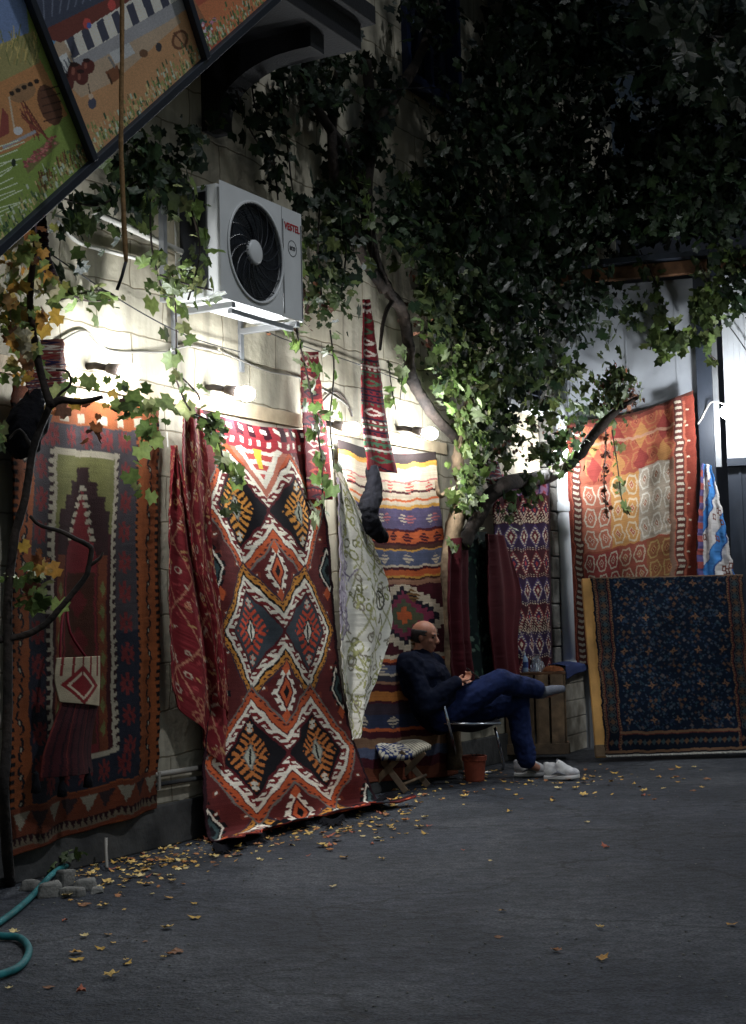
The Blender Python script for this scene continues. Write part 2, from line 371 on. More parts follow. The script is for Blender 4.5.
# dark corbel and eave beam high over the outdoor unit
e = MB()
P0 = wl(204, 112, .02); s0 = ws(P0); hb = P0.z
P1 = wl(362, 50, .88); s1 = max(ws(P1), s0+.3); zb = P1.z
print('CORBEL', s0, s1, hb, zb)
e.box(wp((s0-1.6+s1)/2, zb+.08, .44), (s1-s0+1.6, .88, .16), WA)
e.box(wp((s0-1.6+s1)/2, zb+.22, .47), (s1-s0+1.7, .98, .12), WA)
e.build('eave_beam', M['dark_wood'], bld, bevel=.01)
for (sa, ww) in ((s0, .16),):
    pr = []
    zt = zb; L_ = max(.5, zb-hb); D_ = .80
    pr.append(wp(sa, zt, 0)); pr.append(wp(sa, zt, D_))
    pr.append(wp(sa, zt-.12, D_))
    for k in range(9):
        a = R(90)*k/8
        pr.append(wp(sa, zt-.12-(L_-.2)*(1-math.cos(a)), .12+(D_-.24)*(1-math.sin(a))))
    pr.append(wp(sa, zt-L_, .12)); pr.append(wp(sa, zt-L_, 0))
    MB().prism(pr, WD*ww).build('corbel', M['dark_wood'], bld)
# dark coving that runs from the corbel (drop bracket)
# ---- annex at the end
ann = empty('white_annex', bp_(1.5, 0), 'white panelled annex with dark steel posts closing off the end of the yard', 'building', rot=BROT)
HT = 4.32
pn = MB(); pn.box(bp_(.70, HT/2, -.06), (1.40, .1, HT), BA)
for i in range(3): pn.box(bp_(.3+i*.46, HT/2, -.008), (.012, .008, HT), BA)
pn.build('panel_wall', M['grey_panel'], ann)
SP = 1.40
MB().box(bp_(SP+.07, HT/2, .0), (.14, .16, HT), BA).build('post', M['dark_frame'], ann, bevel=.006)
MB().box(bp_(SP+.165, (HT+2.55)/2, -.02), (.05, .08, HT-2.55), BA).build('window_jamb', M['galv'], ann)
MB().box(bp_(3.2, HT/2, .0), (.14, .16, HT), BA).build('post', M['dark_frame'], ann, bevel=.006)
w = MB(); w.box(bp_(2.38, (2.62+HT)/2, -.05), (1.48, .05, HT-2.62), BA)
for i in range(29): w.box(bp_(1.68+i*.05, (2.62+HT)/2, -.022), (.016, .008, HT-2.62), BA)
fr = w.build('corrugated_window', M['white_panel'], ann)
MB().box(bp_(2.38, 2.585, -.0), (1.48, .12, .07), BA).build('sill', M['dark_frame'], fr)
w = MB(); w.box(bp_(2.38, 1.27, -.05), (1.48, .06, 2.54), BA)
for i in range(8): w.box(bp_(1.75+i*.19, 1.27, -.012), (.02, .02, 2.54), BA)
w.build('cladding', M['dark_frame'], ann)
r_ = MB(); r_.box(bp_(1.3, HT+.16, -.5), (4.6, 1.6, .05), BA); ro = r_.build('roof', M['dark_frame'], ann)
MB().box(bp_(.55, HT+.065, .16), (2.0, .09, .12), BA).build('roof_beam', M['brown_wood'], ann, bevel=.006)
MB().box(bp_(2.5, HT+.065, .16), (1.7, .09, .12), BA).build('roof_beam', M['brown_wood'], ann, bevel=.006)
# rough block pier between stone wall and annex
pier = MB()
h = 0
while h < 3.3:
    hh = random.uniform(.16,.24)
    pier.box(wp(6.02+random.uniform(-.01,.01), h+hh/2, .055+random.uniform(-.006,.012)), (.2, .1, hh-.01), WA); h += hh
pier.build('block_pier', M['rubble'], bld, bevel=.012)
# ---- dark house-shaped block, added to keep the gaps between leaves black
nb = empty('backdrop_house', (6, 19, 0), 'tall dark house-shaped backdrop added far behind the annex and foliage', 'building')
MB().box((5.5, 21, 5), (13, 3, 10)).build('wall', M['dark_brick'], nb)
for i in range(3):
    for j in range(2): MB().box((3.2+i*2.2, 19.47, 5.2+j*2.4), (1.0, .1, 1.4)).build('window', M['glass'], nb)
MB().box((5.5, 21, 10.12), (13.6, 3.6, .2)).build('roof', M['dark_wood'], nb)
# downpipe
dp = empty('downpipe', bp_(.16, 0, .1), 'white plastic downpipe between the purple kilim and the big orange kilim', 'downpipe')
MB().tube([bp_(.14, .05, .085), bp_(.14, 3.9, .085)], .062, 18).build('pipe', M['pvc'], dp, smooth=True)
for h in (.72, 2.2): MB().lathe(bp_(.14, h, .085), [(.062,0),(.07,.0),(.072,.02),(.072,.07),(.07,.09),(.062,.09)], Z, 18).build('collar', M['pvc'], dp, smooth=False)

# ---- picture sign
def face_canvas(nx, ny): return np.ones((ny, nx, 3))
# ------------------------------------------------------------------ pattern canvas
class Cv:
    """colour field over unit square; u across, v down; a = height/width of the cloth"""
    def __init__(s, nu, nv, a, base):
        s.nu, s.nv, s.a = nu, nv, a
        s.U, s.V = np.meshgrid(np.linspace(0,1,nu), np.linspace(0,1,nv)); s.Y = s.V*a
        s.c = np.zeros((nv, nu, 3)); s.c[:] = base
    def put(s, m, col, k=1.0): s.c[m] = np.array(col)*k
    def poly(s, pts, col):
        x, y = s.U, s.V; ins = np.zeros(x.shape, bool); n = len(pts)
        for i in range(n):
            x0, y0 = pts[i]; x1, y1 = pts[(i+1)%n]
            if y0 == y1: continue
            c = ((y0 > y) != (y1 > y)) & (x < (x1-x0)*(y-y0)/(y1-y0)+x0); ins ^= c
        s.put(ins, col)
    def ell(s, u, v, ru, rv, col, rot=0):
        du = s.U-u; dv = (s.V-v)*s.a; c, q = math.cos(rot), math.sin(rot)
        x = du*c+dv*q; y = -du*q+dv*c; s.put((x/ru)**2+(y/rv)**2 < 1, col)
    def dia(s, u, v, ru, rv): return np.abs(s.U-u)/ru + np.abs(s.Y-v*s.a)/rv
    def ring(s, u, v, r, w, col):
        d = np.sqrt((s.U-u)**2+((s.V-v)*s.a)**2); s.put(np.abs(d-r) < w, col)
    def rect(s, u0, u1, v0, v1, col): s.put((s.U>=u0)&(s.U<u1)&(s.V>=v0)&(s.V<v1), col)
    def line(s, p, q, w, col):
        x0,y0 = p[0], p[1]*s.a; x1,y1 = q[0], q[1]*s.a; dx,dy = x1-x0,y1-y0; L2 = dx*dx+dy*dy+1e-9
        t = np.clip(((s.U-x0)*dx+(s.Y-y0)*dy)/L2, 0, 1)
        s.put((s.U-x0-t*dx)**2+(s.Y-y0-t*dy)**2 < w*w, col)
    def wear(s, amt=.12, rows=True, k=.8):
        s.c *= k
        sm = lambda n, m_: np.interp(np.linspace(0, 1, n), np.linspace(0, 1, m_), rng.normal(size=m_))
        du = sm(s.nv, max(4, s.nv//14))*s.nu*.0045; dv = sm(s.nu, max(4, s.nu//10))*s.nv*.003
        jj = np.clip(np.arange(s.nu)[None, :] + np.rint(du[:, None] + .22*rng.normal(size=(s.nv,1))), 0, s.nu-1).astype(int)
        ii = np.clip(np.arange(s.nv)[:, None] + np.rint(dv[None, :]), 0, s.nv-1).astype(int)
        s.c = s.c[ii, jj]
        bl_ = rng.normal(size=(9, 7)); gx = np.linspace(0, 6, s.nu); gy = np.linspace(0, 8, s.nv)
        b1 = np.stack([np.interp(gx, range(7), r_) for r_ in bl_]); b2 = np.stack([np.interp(gy, range(9), b1[:, q_]) for q_ in range(s.nu)], 1)
        s.c *= (1 + .12*b2)[:, :, None]
        gm = s.c.mean(2, keepdims=True); s.c = s.c*.9 + gm*.1
        if rows: s.c *= (1+amt*(rng.random((s.nv,1,1))-.5))
        s.c *= (1+amt*.8*(rng.random((s.nv, s.nu, 1))-.5)); return s
def fr_(x): return x-np.floor(x)

C_MAR = S(92,22,28); C_DMAR = S(58,16,22); C_ORG = S(205,88,34); C_GOLD = S(214,140,40); C_CRM = S(222,208,178)
C_BLK = S(22,20,24); C_GRY = S(118,112,104); C_BLUE = S(52,62,92); C_SLATE = S(72,82,88); C_RED = S(176,40,34); C_OLV = S(150,148,80)

def pat_medallion():
    c = Cv(230, 610, 3.05, S(98,36,34)); U, V, Y = c.U, c.V, c.Y; C_CRM = S(238,228,206)
    c.put((fr_(Y*8+.5*np.floor(U*7))<.3)&(np.abs(fr_(U*7)-.5)<.16), S(126,52,36)); c.put((fr_(Y*8+.5*np.floor(U*7)-.1)<.1)&(np.abs(fr_(U*7)-.5)<.06), C_CRM)
    P = Y/c.a
    # top red band
    rows = [(.985, 1), (.19, 0), (.455, 1), (.72, 0)]
    for vc, kind in rows:
        yc = vc*c.a
        dv = np.abs(Y-yc)
        ac_ = np.abs(U-.5); uu = np.where(ac_<.23, (.23-ac_)/.235, (ac_-.23)/.150)
        # the two diamonds of a row share a merged zigzag outline
        D = uu + np.maximum(dv-.01,0)/.262
        Dq = np.floor(D*26)/26
        core = np.abs(U-.5)
        outer = 1.18 + 0*D
        side = (np.abs(U-.5) < .49)
        t = fr_(Y*9.0)
        c.put((D<1.74)&side, C_GRY if kind==0 else S(70,50,60)); c.put((D<1.66)&side, C_ORG if kind==0 else C_GOLD, .95)
        c.put((D<1.64)&(D>1.57)&(fr_(Y*30)<.5)&side, S(70,36,40))
        tooth = .05*np.abs(fr_(Y*22)-.5)*2
        if kind: c.put((D<1.44+tooth)&side, C_BLK)
        c.put((D<1.42)&side, C_MAR if kind==0 else C_BLK)
        c.put((D<1.38)&side, C_CRM)
        w = (D-1.0)/.38; tt = fr_(Y*14+ .25*np.sign(U-np.where(U<.5,.27,.73)))
        hook = ((w>-.1)&(w<.62)&(tt<.32)) | ((w>.38)&(w<.62)&(tt<.70)) | ((w>.12)&(w<.5)&(tt>.55)&(tt<.70))
        c.put((D<1.38)&(D>.98)&hook, S(120,30,30))
        c.put(D<1.02, C_MAR); inn = C_BLK if kind==0 else S(64,72,78)
        c.put(D<.93, inn)
        for u0 in (.27, .73):
            fy = np.abs(Y-yc); fx = np.abs(U-u0)
            ray_ = fr_((Y-yc)*19 - fx*16*np.sign(Y-yc)+.25)
            E = fx/.10 + np.maximum(fy-.0,0)/.19
            col = C_GOLD if kind==0 else S(214,74,38)
            if .6<vc<.8: col = S(196,112,40)
            c.put((E<1.22)&(ray_<.52), col); c.put(E<.62, col)
            c.put((E<.6)&(E>.42)&(fr_(Y*26)<.45), inn)
            E2 = fx/.034+fy/.075; c.put(E2<1.25, C_BLK if kind else C_GRY); c.put((E2<1.0), C_CRM if kind==1 else S(170,170,150)); c.put((fx<.006)&(fy<.05), C_BLK)
            # small white crosslets above and below
            for sg in (-1,1):
                yy = Y-(yc+sg*.185); fx2 = np.abs(U-u0)
                c.put(((np.abs(yy)<.032)&(fx2<.007)) | ((np.abs(np.abs(yy)-.015)<.008)&(fx2<.020)) , S(206,200,180))
    # mini stars between rows
    for vc in (.3225, .5875, .86):
        for u0, col1 in ((.5, C_ORG),(.03, S(60,80,80)),(.97, S(60,80,80))):
            yc = vc*c.a; fx = np.abs(U-u0); fy = np.abs(Y-yc)
            E = fx/.075+fy/.155; sp = fr_(Y*17)
            c.put((E<1.28)&(sp<.6), C_CRM if u0==.5 else C_BLK); c.put(E<.98, C_CRM); c.put(E<.8, C_BLK if u0!=.5 else C_MAR); c.put(E<.62, col1); c.put(E<.3, C_BLK)
        for u0, dd in ((.5,.13),(.95,.13),(.06,.13),(.5,-.13)):
            fx = np.abs(U-u0); fy = np.abs(Y-(vc+dd*.4)*c.a); c.put(fx/.03+fy/.05<1, C_ORG)
    # top: pale orange triangles and red border
    fx = np.abs(U-.5); T = fx/.22+ np.maximum(Y-.16,0)/.34
    c.put((T<1.0)&(Y<.5), S(190,110,84)); c.put((T<.82)&(Y<.5), C_CRM, .9); c.put((T<.62)&(fr_(Y*15)<.6)&(Y<.5), S(190,70,60)); c.put((fx<.06-Y*.15)&(Y<.3)&(Y>.15), S(230,200,40))
    c.rect(0,1,0,.055, S(150,36,44)); c.put((V<.028)&(fr_(U*9)<.5), S(60,18,28)); c.put((np.abs(V-.040)<.006)&(fr_(U*14)<.35), C_CRM); c.put((np.abs(V-.012)<.005)&(fr_(U*11)<.4), C_CRM)
    c.rect(0,1,.965,1, S(110,34,28)); c.put((V>.972)&(V<.985)&(fr_(U*22)<.5), C_ORG)
    e = (U<.018)|(U>.982); c.put(e, S(44,20,28))
    return c.wear(.22, k=1.0)

def pat_prayer():
    c = Cv(170, 330, 1.95, S(70,24,28)); U, V, Y = c.U, c.V, c.Y
    org = S(190,98,36); red = S(150,52,50); sl = S(84,76,80)
    c.put(U<2, org)
    c.put((U>.13)&(U<.80)&(V>.055)&(V<.90), sl)
    c.put((U>.13)&(U<.80)&(V>.055)&(V<.90)&(V>.55), S(46,50,66))
    # red rosettes along the border
    def ros(u, v):
        fx = np.abs(U-u); fy = np.abs(Y-v*c.a); c.put(((fx<.034)&(fy<.052)&((fx<.010)|(fy<.012)|(np.abs(fx-fy)<.010))&~((fx<.006)&(fy<.012))), red)
    for i in range(5): ros(.245+i*.115, .085)
    for i in range(11): ros(.735, .085+i*.074); ros(.18, .085+i*.074)
    for i in range(5): ros(.245+i*.115, .868)
    # teeth frame
    fr = (U>.23)&(U<.675)&(V>.115)&(V<.835); c.put(fr, C_CRM)
    frt = fr&~((U>.262)&(U<.645)&(V>.127)&(V<.825)); c.put(frt&(fr_(Y*24)<.5)&((U<.25)|(U>.66)), S(60,26,30))
    ins = (U>.268)&(U<.64)&(V>.13)&(V<.822); c.put(ins, S(84,26,30)); c.put(ins&(V<.31), C_OLV)
    # stepped arch
    x = np.abs(U-.455); st = np.floor((V-.155)*30)/30
    c.put(ins&(V>.145)&(V<.36)&(x<.04+st*1.3)&(x<.165), S(66,34,34))
    c.put(ins&(V>.20)&(x<(V-.20)*.55)&(x<.09), S(150,44,48)); c.put(ins&(V>.195)&(V<.33)&(np.abs(x-(V-.195)*.55)<.014)&(fr_(Y*26)<.6), C_CRM)
    c.put(ins&(V>.40)&(V<.8)&(np.abs(U-.455)<.08), S(96,52,34)); c.put(ins&(V>.36)&(np.abs(x-.13)<.03), S(150,74,36))
    for i in range(7): c.put((np.abs(x-.13)/.02+np.abs(Y-(.44+i*.055)*c.a)/.04<1)&ins, C_OLV)
    for i in range(4): c.put((x/.05+np.abs(Y-(.47+i*.09)*c.a)/.07<1)&ins, S(130,40,40))
    # orange border hooks
    for i in range(15):
        v0 = .10+i*.057
        for u0 in (.9, .065):
            fx = U-u0; fy = Y-v0*c.a; sgn = 1 if i%2 else -1
            c.put(((np.abs(fx-.018*sgn*np.sin(fy*60))<.009)&(np.abs(fy)<.05)) | ((np.abs(fx)/.022+np.abs(fy)/.02)<1), S(30,26,30)); c.put((np.abs(fx)<.006)&(np.abs(fy)<.008), C_CRM)
    c.put((U>.975)&(fr_(Y*28)<.5), C_BLK); c.put((U<.02)&(fr_(Y*28)<.5), C_BLK); c.put((U>.80)&(U<.815)&(fr_(Y*28)<.5), C_BLK)
    c.rect(0,1,.905,1, S(150,70,34)); 
    tri = np.abs(fr_(U*9)-.5)*2; c.put((V>.915)&(V<.955)&(tri<(.955-V)*25)&(np.floor(U*9)%2==0), C_CRM,.7); c.put((V>.915)&(V<.955)&(tri<(.955-V)*25)&(np.floor(U*9)%2==1), S(70,50,50))
    tri = np.abs(fr_(U*30)-.5)*2; c.put((V>.965)&(V<.985), S(150,130,104)); c.put((V>.965)&(V<.985)&(tri<(.985-V)*50), C_DMAR)
    c.rect(0,1,0,.03, org); c.put((V<.05)&(V>.028)&(np.abs(fr_(U*8)-.5)<.2), C_CRM)
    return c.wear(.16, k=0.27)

def pat_stripes():
    c = Cv(170, 420, 3.0, S(70,26,34)); U, V, Y = c.U, c.V, c.Y
    yel=S(222,160,50); crm=S(220,200,170); org=S(214,98,36); pur=S(98,86,120); blu=S(92,100,128); mar=S(80,22,34); pink=S(200,110,110); brn=S(90,52,40)
    bands = [(.0,.03,S(60,50,48)),(.03,.045,yel),(.045,.085,crm),(.085,.09,pink),(.09,.115,crm),(.115,.122,mar),(.122,.14,crm),(.14,.147,org),(.147,.16,crm),(.16,.17,yel),
     (.17,.232,pur),(.232,.24,mar),(.24,.275,org),(.275,.282,mar),(.282,.295,brn),(.295,.30,yel),(.30,.345,blu),(.345,.352,crm),(.352,.36,mar),(.36,.378,org),(.378,.384,yel),(.384,.39,brn),(.39,.405,S(170,120,90)),
     (.405,.62,mar),(.62,.632,crm),(.632,.642,org),(.642,.65,mar),(.65,.675,blu),(.675,.682,crm),(.682,.70,S(60,58,72)),(.70,.708,S(170,120,90)),(.708,.73,mar),(.73,.758,S(200,120,40)),(.758,.765,mar),(.765,.80,S(64,50,60)),(.80,.84,S(50,58,86)),(.84,.85,org),(.85,.87,mar),(.87,.90,S(150,110,80)),(.90,.93,blu),(.93,.96,mar),(.96,1.01,S(120,60,36))]
    W = V + .0035*np.sin(U*9)
    for a,b_,col in bands: c.put((W>=a)&(W<b_), col)
    for (vc, n, col) in ((.20,4,crm),(.20,4,pink),(.325,4,crm),(.105,5,S(214,90,80)),(.26,7,mar),(.66,5,crm),(.82,4,crm)):
        for i in range(n):
            u0 = (i+.5)/n + (.06 if col==pink else 0); fx=np.abs(U-u0); fy=np.abs(Y-vc*c.a)
            c.put((fx/.05+fy/.055<1)&(fr_(Y*34)<.6), col)
    # medallion
    for u0 in (.53,):
        fx=np.abs(U-u0); fy=np.abs(Y-.505*c.a); st=np.floor(fy*26)/26
        E = fx/.40+st/.34
        c.put((E<1)&(V>.41)&(V<.615), crm); c.put(E<.74, S(34,30,44)); c.put(E<.60, S(140,48,78)); c.put(E<.40, S(90,96,70)); c.put(E<.18, org)
    zz = np.abs(fr_(Y*6)-.5)*.16; c.put((np.abs(U-.90-zz*.7)<.012)&(V>.41)&(V<.615), crm,.8)
    for u0,v0 in ((.62,.44),(.62,.585),(.02,.44)):
        fx=np.abs(U-u0); fy=np.abs(Y-v0*c.a); c.put((fx/.06+fy/.07<1)&(fr_(Y*30)<.6), S(140,100,50))
    return c.wear(.25, k=0.7)

def pat_purple():
    c = Cv(150, 330, 3.2, S(84,26,38)); U, V, Y = c.U, c.V, c.Y
    nb_ = 7
    for i in range(nb_):
        v0 = .16+i*.125; 
        dark = [S(56,40,78), S(110,30,44)][i%2]
        c.put((np.abs(V-v0)<.058), [S(70,26,36), S(52,34,66)][i%2])
        for j in range(5):
            u0 = (j+.5)/5; fx=np.abs(U-u0); fy=np.abs(Y-v0*c.a)
            E = fx/.10+fy/.19
            c.put((E<1.05), [S(130,44,54),S(78,60,110)][i%2]); c.put((E<.86)&(E>.6)&(fr_(Y*26)<.55), C_CRM,.9); c.put((E<.55), dark); c.put(E<.24, C_CRM if i%2 else S(190,60,60))
        c.put((np.abs(V-v0-.062)<.012)&(fr_(U*22)<.5)&(fr_(Y*30)<.5), C_CRM,.8)
    c.put((V>.17)&(V<.22)&(fr_(U*17+V*60)<.45)&(fr_(Y*25)<.55), C_CRM)
    c.put((V>.66)&(V<.74)&(fr_(U*17-V*60)<.4)&(fr_(Y*25)<.55), C_CRM,.75)
    c.rect(0,1,0,.09,S(170,130,170)); c.put((V<.09)&(fr_(U*6)<.4)&(fr_(Y*8)<.5), S(190,70,90)); c.put((V<.09)&(np.abs(fr_(U*6)-.7)<.08), S(80,70,130))
    c.put(U>.965, S(60,40,50))
    return c.wear(.2, k=0.8)

def pat_orange():
    c = Cv(320, 460, 1.75, S(188,84,44)); U, V, Y = c.U, c.V, c.Y
    def hexes(u0,u1,v0,v1,nx,ny,bg,ln,fill,w=.012):
        m_ = (U>=u0)&(U<u1)&(V>=v0)&(V<v1); c.put(m_, bg)
        x = (U-u0)/(u1-u0)*nx; y=(V-v0)/(v1-v0)*ny
        fx = np.abs(fr_(x)-.5); fy=np.abs(fr_(y)-.5)
        H = np.maximum(fy*1.05, fx*.95+fy*.48)
        c.put(m_&(np.abs(H-.40)<.045), ln); E=fx+fy*.9
        c.put(m_&(E<.20), ln); c.put(m_&(E<.15), fill); c.put(m_&(E<.05), ln)
        c.put(m_&(np.abs(fx-.33)<.03)&(fy<.26)&(fr_(y*5)<.5), ln)
    hexes(.14,.84,.0,.24,6,3,S(196,84,40),S(204,120,52),S(170,60,40))
    c.put((V<.03), S(150,60,40))
    for i in range(4):
        for j in range(2):
            c.put((np.abs(U-(.22+i*.18))/.06+np.abs(Y-(.10+.11*j)*c.a)/.1<1), [S(214,140,44),S(170,50,36)][(i+j)%2])
    c.put((np.abs(V-.095-.02*U)<.006), S(214,150,110))
    hexes(.13,.34,.27,.545,2,3,S(206,110,72),C_CRM,S(196,84,50)); hexes(.34,.56,.25,.545,2,3,S(220,150,44),S(232,205,160),S(205,95,50)); hexes(.56,.84,.24,.545,3,3,S(196,176,150),S(236,226,204),S(190,120,80))
    hexes(.13,.40,.555,.80,3,3,S(178,56,48),C_CRM,S(170,60,50)); hexes(.40,.62,.555,.80,2,3,S(190,84,56),S(224,200,160),S(206,120,50)); hexes(.62,.84,.555,.80,2,3,S(186,110,52),S(220,180,90),S(170,60,40))
    hexes(.13,.84,.81,1.0,7,2,S(170,130,60),S(190,160,90),S(206,110,50))
    c.put((U>.80)&(U<.84)&(V>.24), S(150,110,84))
    for (u0,u1) in ((.065,.11),(.855,.90)):
        m_=(U>u0-.01)&(U<u1+.01); c.put(m_, S(110,50,40)); c.put(m_&(U>u0)&(U<u1)&(fr_(Y*24)<.45), C_CRM,.8)
    c.c = c.c*.82 + c.c.mean(2, keepdims=True)*.18
    c.put(U<.045, S(140,60,44)); c.put(U>.93, S(140,58,42)); c.put((U>.93)&(U<.95)&(fr_(Y*9)<.1), C_CRM)
    c.rect(0,1,.0,.012,S(90,50,40))
    return c.wear(.2, k=0.6)

def pat_navy():
    nu, nv = 300, 360; c = Cv(nu, nv, 1.19, S(24,38,58)); U, V, Y = c.U, c.V, c.Y
    bei=S(150,112,82); tan=S(120,88,66); b2=S(60,82,108)
    def fl(u,v,r,col):
        fx=np.abs(U-u); fy=np.abs(Y-v*c.a); c.put(((fx**.8+fy**.8)<r**.8)&((fx<r*.28)|(fy<r*.28)|(np.abs(fx-fy)<r*.2)), col)
    rr = random.Random(3)
    for i in range(1700):
        u=rr.uniform(.13,.87); v=rr.uniform(.01,.86); fl(u,v,rr.uniform(.006,.013), rr.choice([b2,S(44,62,90),S(84,96,110),S(90,72,66),S(52,80,96)]))
    for row in range(9):
        for k in range(5):
            u=.17+k*.165; v=.045+row*.095
            if row%2==0: c.ell(u,v,.026,.006,bei); c.ell(u,v,.006,.026,bei); c.ell(u,v,.012,.012,bei); c.ell(u,v,.005,.005,S(90,50,50))
            else:
                uu=u+(.0 if k%2 else .03)
                for dx,dy in ((0,.018),(-.018,-.012),(.018,-.012)): fl(uu+dx,v+dy,.016,tan)
            fl(u+.08,v+.04,.016,S(110,100,100))
    for (a,b_) in ((.0,.115),(.885,1.0)): c.put((U>=a)&(U<b_), S(26,34,48))
    c.put((V>.87), S(26,34,48))
    for i in range(24):
        v=.02+i*.036
        for u in (.06,.94):
            fl(u,v,.024,[tan,S(70,90,96)][i%2]); c.ring(u,v,.026,.003,S(90,84,80))
    for i in range(30):
        u=.05+i*.031; fl(u,.925,.022,[tan,S(70,90,96)][i%2])
    for u in (.015,.105,.895,.985): c.put((np.abs(U-u)<.006)&(V<.985), bei); c.put((np.abs(U-u)<.004)&(fr_(Y*60)<.5), S(60,40,40))
    for u in (.025,.098,.902,.975): c.put((np.abs(U-u)<.0035)&(V<.98), S(120,60,50))
    c.put((np.abs(V-.872)<.006)&(U>.1)&(U<.9), bei); c.put((np.abs(V-.975)<.006), bei); c.put((np.abs(V-.882)<.003)&(U>.1)&(U<.9), S(120,60,50))
    c.put((V>.99), S(190,180,160)); c.put(V<.008, S(150,120,96))
    return c.wear(.25, k=0.5)

def pat_red_motifs():
    c = Cv(90, 300, 3.2, S(132,24,32)); rr = random.Random(5)
    c.put((fr_(c.U*2.2+c.Y*1.3)<.05)|(fr_(c.U*2.2-c.Y*1.3)<.05), S(190,120,90))
    for i in range(240):
        u,v=rr.uniform(0,1),rr.uniform(0,1); r=rr.uniform(.015,.04); col=rr.choice([S(206,176,150),S(190,120,84),S(180,60,60),S(200,150,90)])
        k=rr.random()
        if k<.4: c.ring(u,v,r,.008,col)
        elif k<.7: c.ell(u,v,r*.4,r,col,rr.uniform(0,3))
        else: c.line((u,v),(u+rr.uniform(-.12,.12),v+rr.uniform(-.03,.03)),.012,col)
    return c.wear(.18, k=0.65)
def pat_cream():
    c = Cv(110, 300, 3.0, S(226,220,204)); rr = random.Random(8)
    lil=(c.U<.26-.25*np.clip(c.V-.45,0,1)); c.put(lil&(c.V<.62), S(176,164,176)); 
    c.put((fr_(c.U*2.6+c.Y*1.6)<.07)|(fr_(c.U*2.4-c.Y*1.9)<.06), S(168,164,120))
    for i in range(300):
        u,v=rr.uniform(0,1),rr.uniform(0,1); r=rr.uniform(.02,.06); col=rr.choice([S(150,150,84),S(120,118,80),S(176,172,110),S(140,130,110)])
        if u<.3 and v<.62: col=rr.choice([S(110,96,116),S(140,126,140),S(214,206,204)])
        k=rr.random()
        if k<.35: c.ring(u,v,r,.010,col)
        elif k<.7: c.ell(u,v,r*.35,r*.9,col,rr.uniform(0,3))
        else: c.line((u,v),(u+rr.uniform(-.2,.2),v+rr.uniform(-.05,.05)),.010,col)
    for v0 in (.5,.8): c.ring(.8,v0,.09,.012,S(70,64,50)); c.line((.8,v0-.02),(.8,v0+.02),.012,S(70,64,50))
    return c.wear(.08, k=1.1)
def pat_ikat():
    c = Cv(90, 200, 2.6, S(196,192,190)); U,V,Y=c.U,c.V,c.Y
    t = fr_((Y*.9+U*1.2)*1.0+.05*np.sin(Y*20)); c.put(t<.42, S(48,122,190)); c.put((np.abs(t-.42)<.03)|(t<.03), S(30,70,130))
    for i in range(16):
        u,v=random.uniform(.1,.95),random.uniform(.05,.98)
        c.put((np.abs(U-u)<.06)&(np.abs(Y-v*c.a)<.06)&~((np.abs(U-u)<.03)&(np.abs(Y-v*c.a)<.03)), S(110,60,50))
    c.put(U<.16, S(150,70,66)); c.put((U<.16)&(fr_(Y*4)<.5), S(90,80,130))
    return c.wear(.12, k=0.8)
def pat_narrow(seed, base, cols, n=40, a=6.0):
    c = Cv(50, 260, a, base); rr = random.Random(seed); v=.02
    while v<1:
        k=rr.random(); col=rr.choice(cols)
        if k<.5:
            fx=np.abs(c.U-.5); fy=np.abs(c.Y-(v+.03)*a); c.put(fx/.42+fy/.17<1, col); c.put(fx/.2+fy/.09<1, base); v+=.065
        else: c.rect(0,1,v,v+.012,col); c.put((np.abs(c.V-v-.02)<.006)&(fr_(c.U*6)<.5), rr.choice(cols)); v+=.035
    return c.wear(.2, k=.6)
def pat_floral_dark():
    c = Cv(70, 220, 3.4, S(30,44,42)); rr=random.Random(4)
    for i in range(120):
        u,v=rr.uniform(0,1),rr.uniform(0,1); c.ell(u,v,rr.uniform(.03,.09),rr.uniform(.02,.05),rr.choice([S(60,96,76),S(46,72,64),S(120,140,120),S(80,110,90)]),rr.uniform(0,3))
    return c.wear(.1)

# ------------------------------------------------------------------ cloth sheets
def curve_at(pts, ts):
    P = np.array([list(p) for p in pts]); d = np.r_[0, np.cumsum(np.linalg.norm(np.diff(P, axis=0), axis=1))]; d /= d[-1]
    return np.stack([np.interp(ts, d, P[:, k]) for k in range(3)], 1)
def sheet(name, Lp, Rp, cv, nrm, fold, mat, label=None, cat='rug', parent=None, top=None, smoothn=5, solid=.006, group=None, bottom=None, twist=None):
    Lp = smooth_path(Lp, smoothn); Rp = smooth_path(Rp, smoothn)
    ts = np.linspace(0, 1, cv.nv); A = curve_at(Lp, ts); B = curve_at(Rp, ts)
    u = np.linspace(0, 1, cv.nu)
    wv = lambda: np.convolve(rng.normal(size=cv.nv+8), np.ones(9)/9, 'valid')[:, None]*.012
    ab = (B-A)/np.linalg.norm(B-A, axis=1)[:, None]
    if parent is None: A = A + ab*wv(); B = B + ab*wv()
    P = A[:, None, :]*(1-u)[None, :, None] + B[:, None, :]*u[None, :, None]
    Ug, Vg = cv.U, cv.V
    off = fold(Ug, Vg)
    P = P + np.array(nrm)[None, None, :]*off[:, :, None]
    if top is not None: P[:, :, 2] += top(Ug, Vg)
    P[:, :, 2] = np.maximum(P[:, :, 2], .008 + .0*Ug)
    nv, nu = cv.nv, cv.nu
    idx = np.arange(nv*nu).reshape(nv, nu)
    faces = np.stack([idx[:-1,:-1], idx[1:,:-1], idx[1:,1:], idx[:-1,1:]], -1).reshape(-1, 4)
    o = link_mesh(name, P.reshape(-1,3), faces, mat, parent, col=cv.c.reshape(-1,3), solid=solid)
    if parent is None: tag(o, label, cat, group)
    return o
sin = np.sin; PI = math.pi
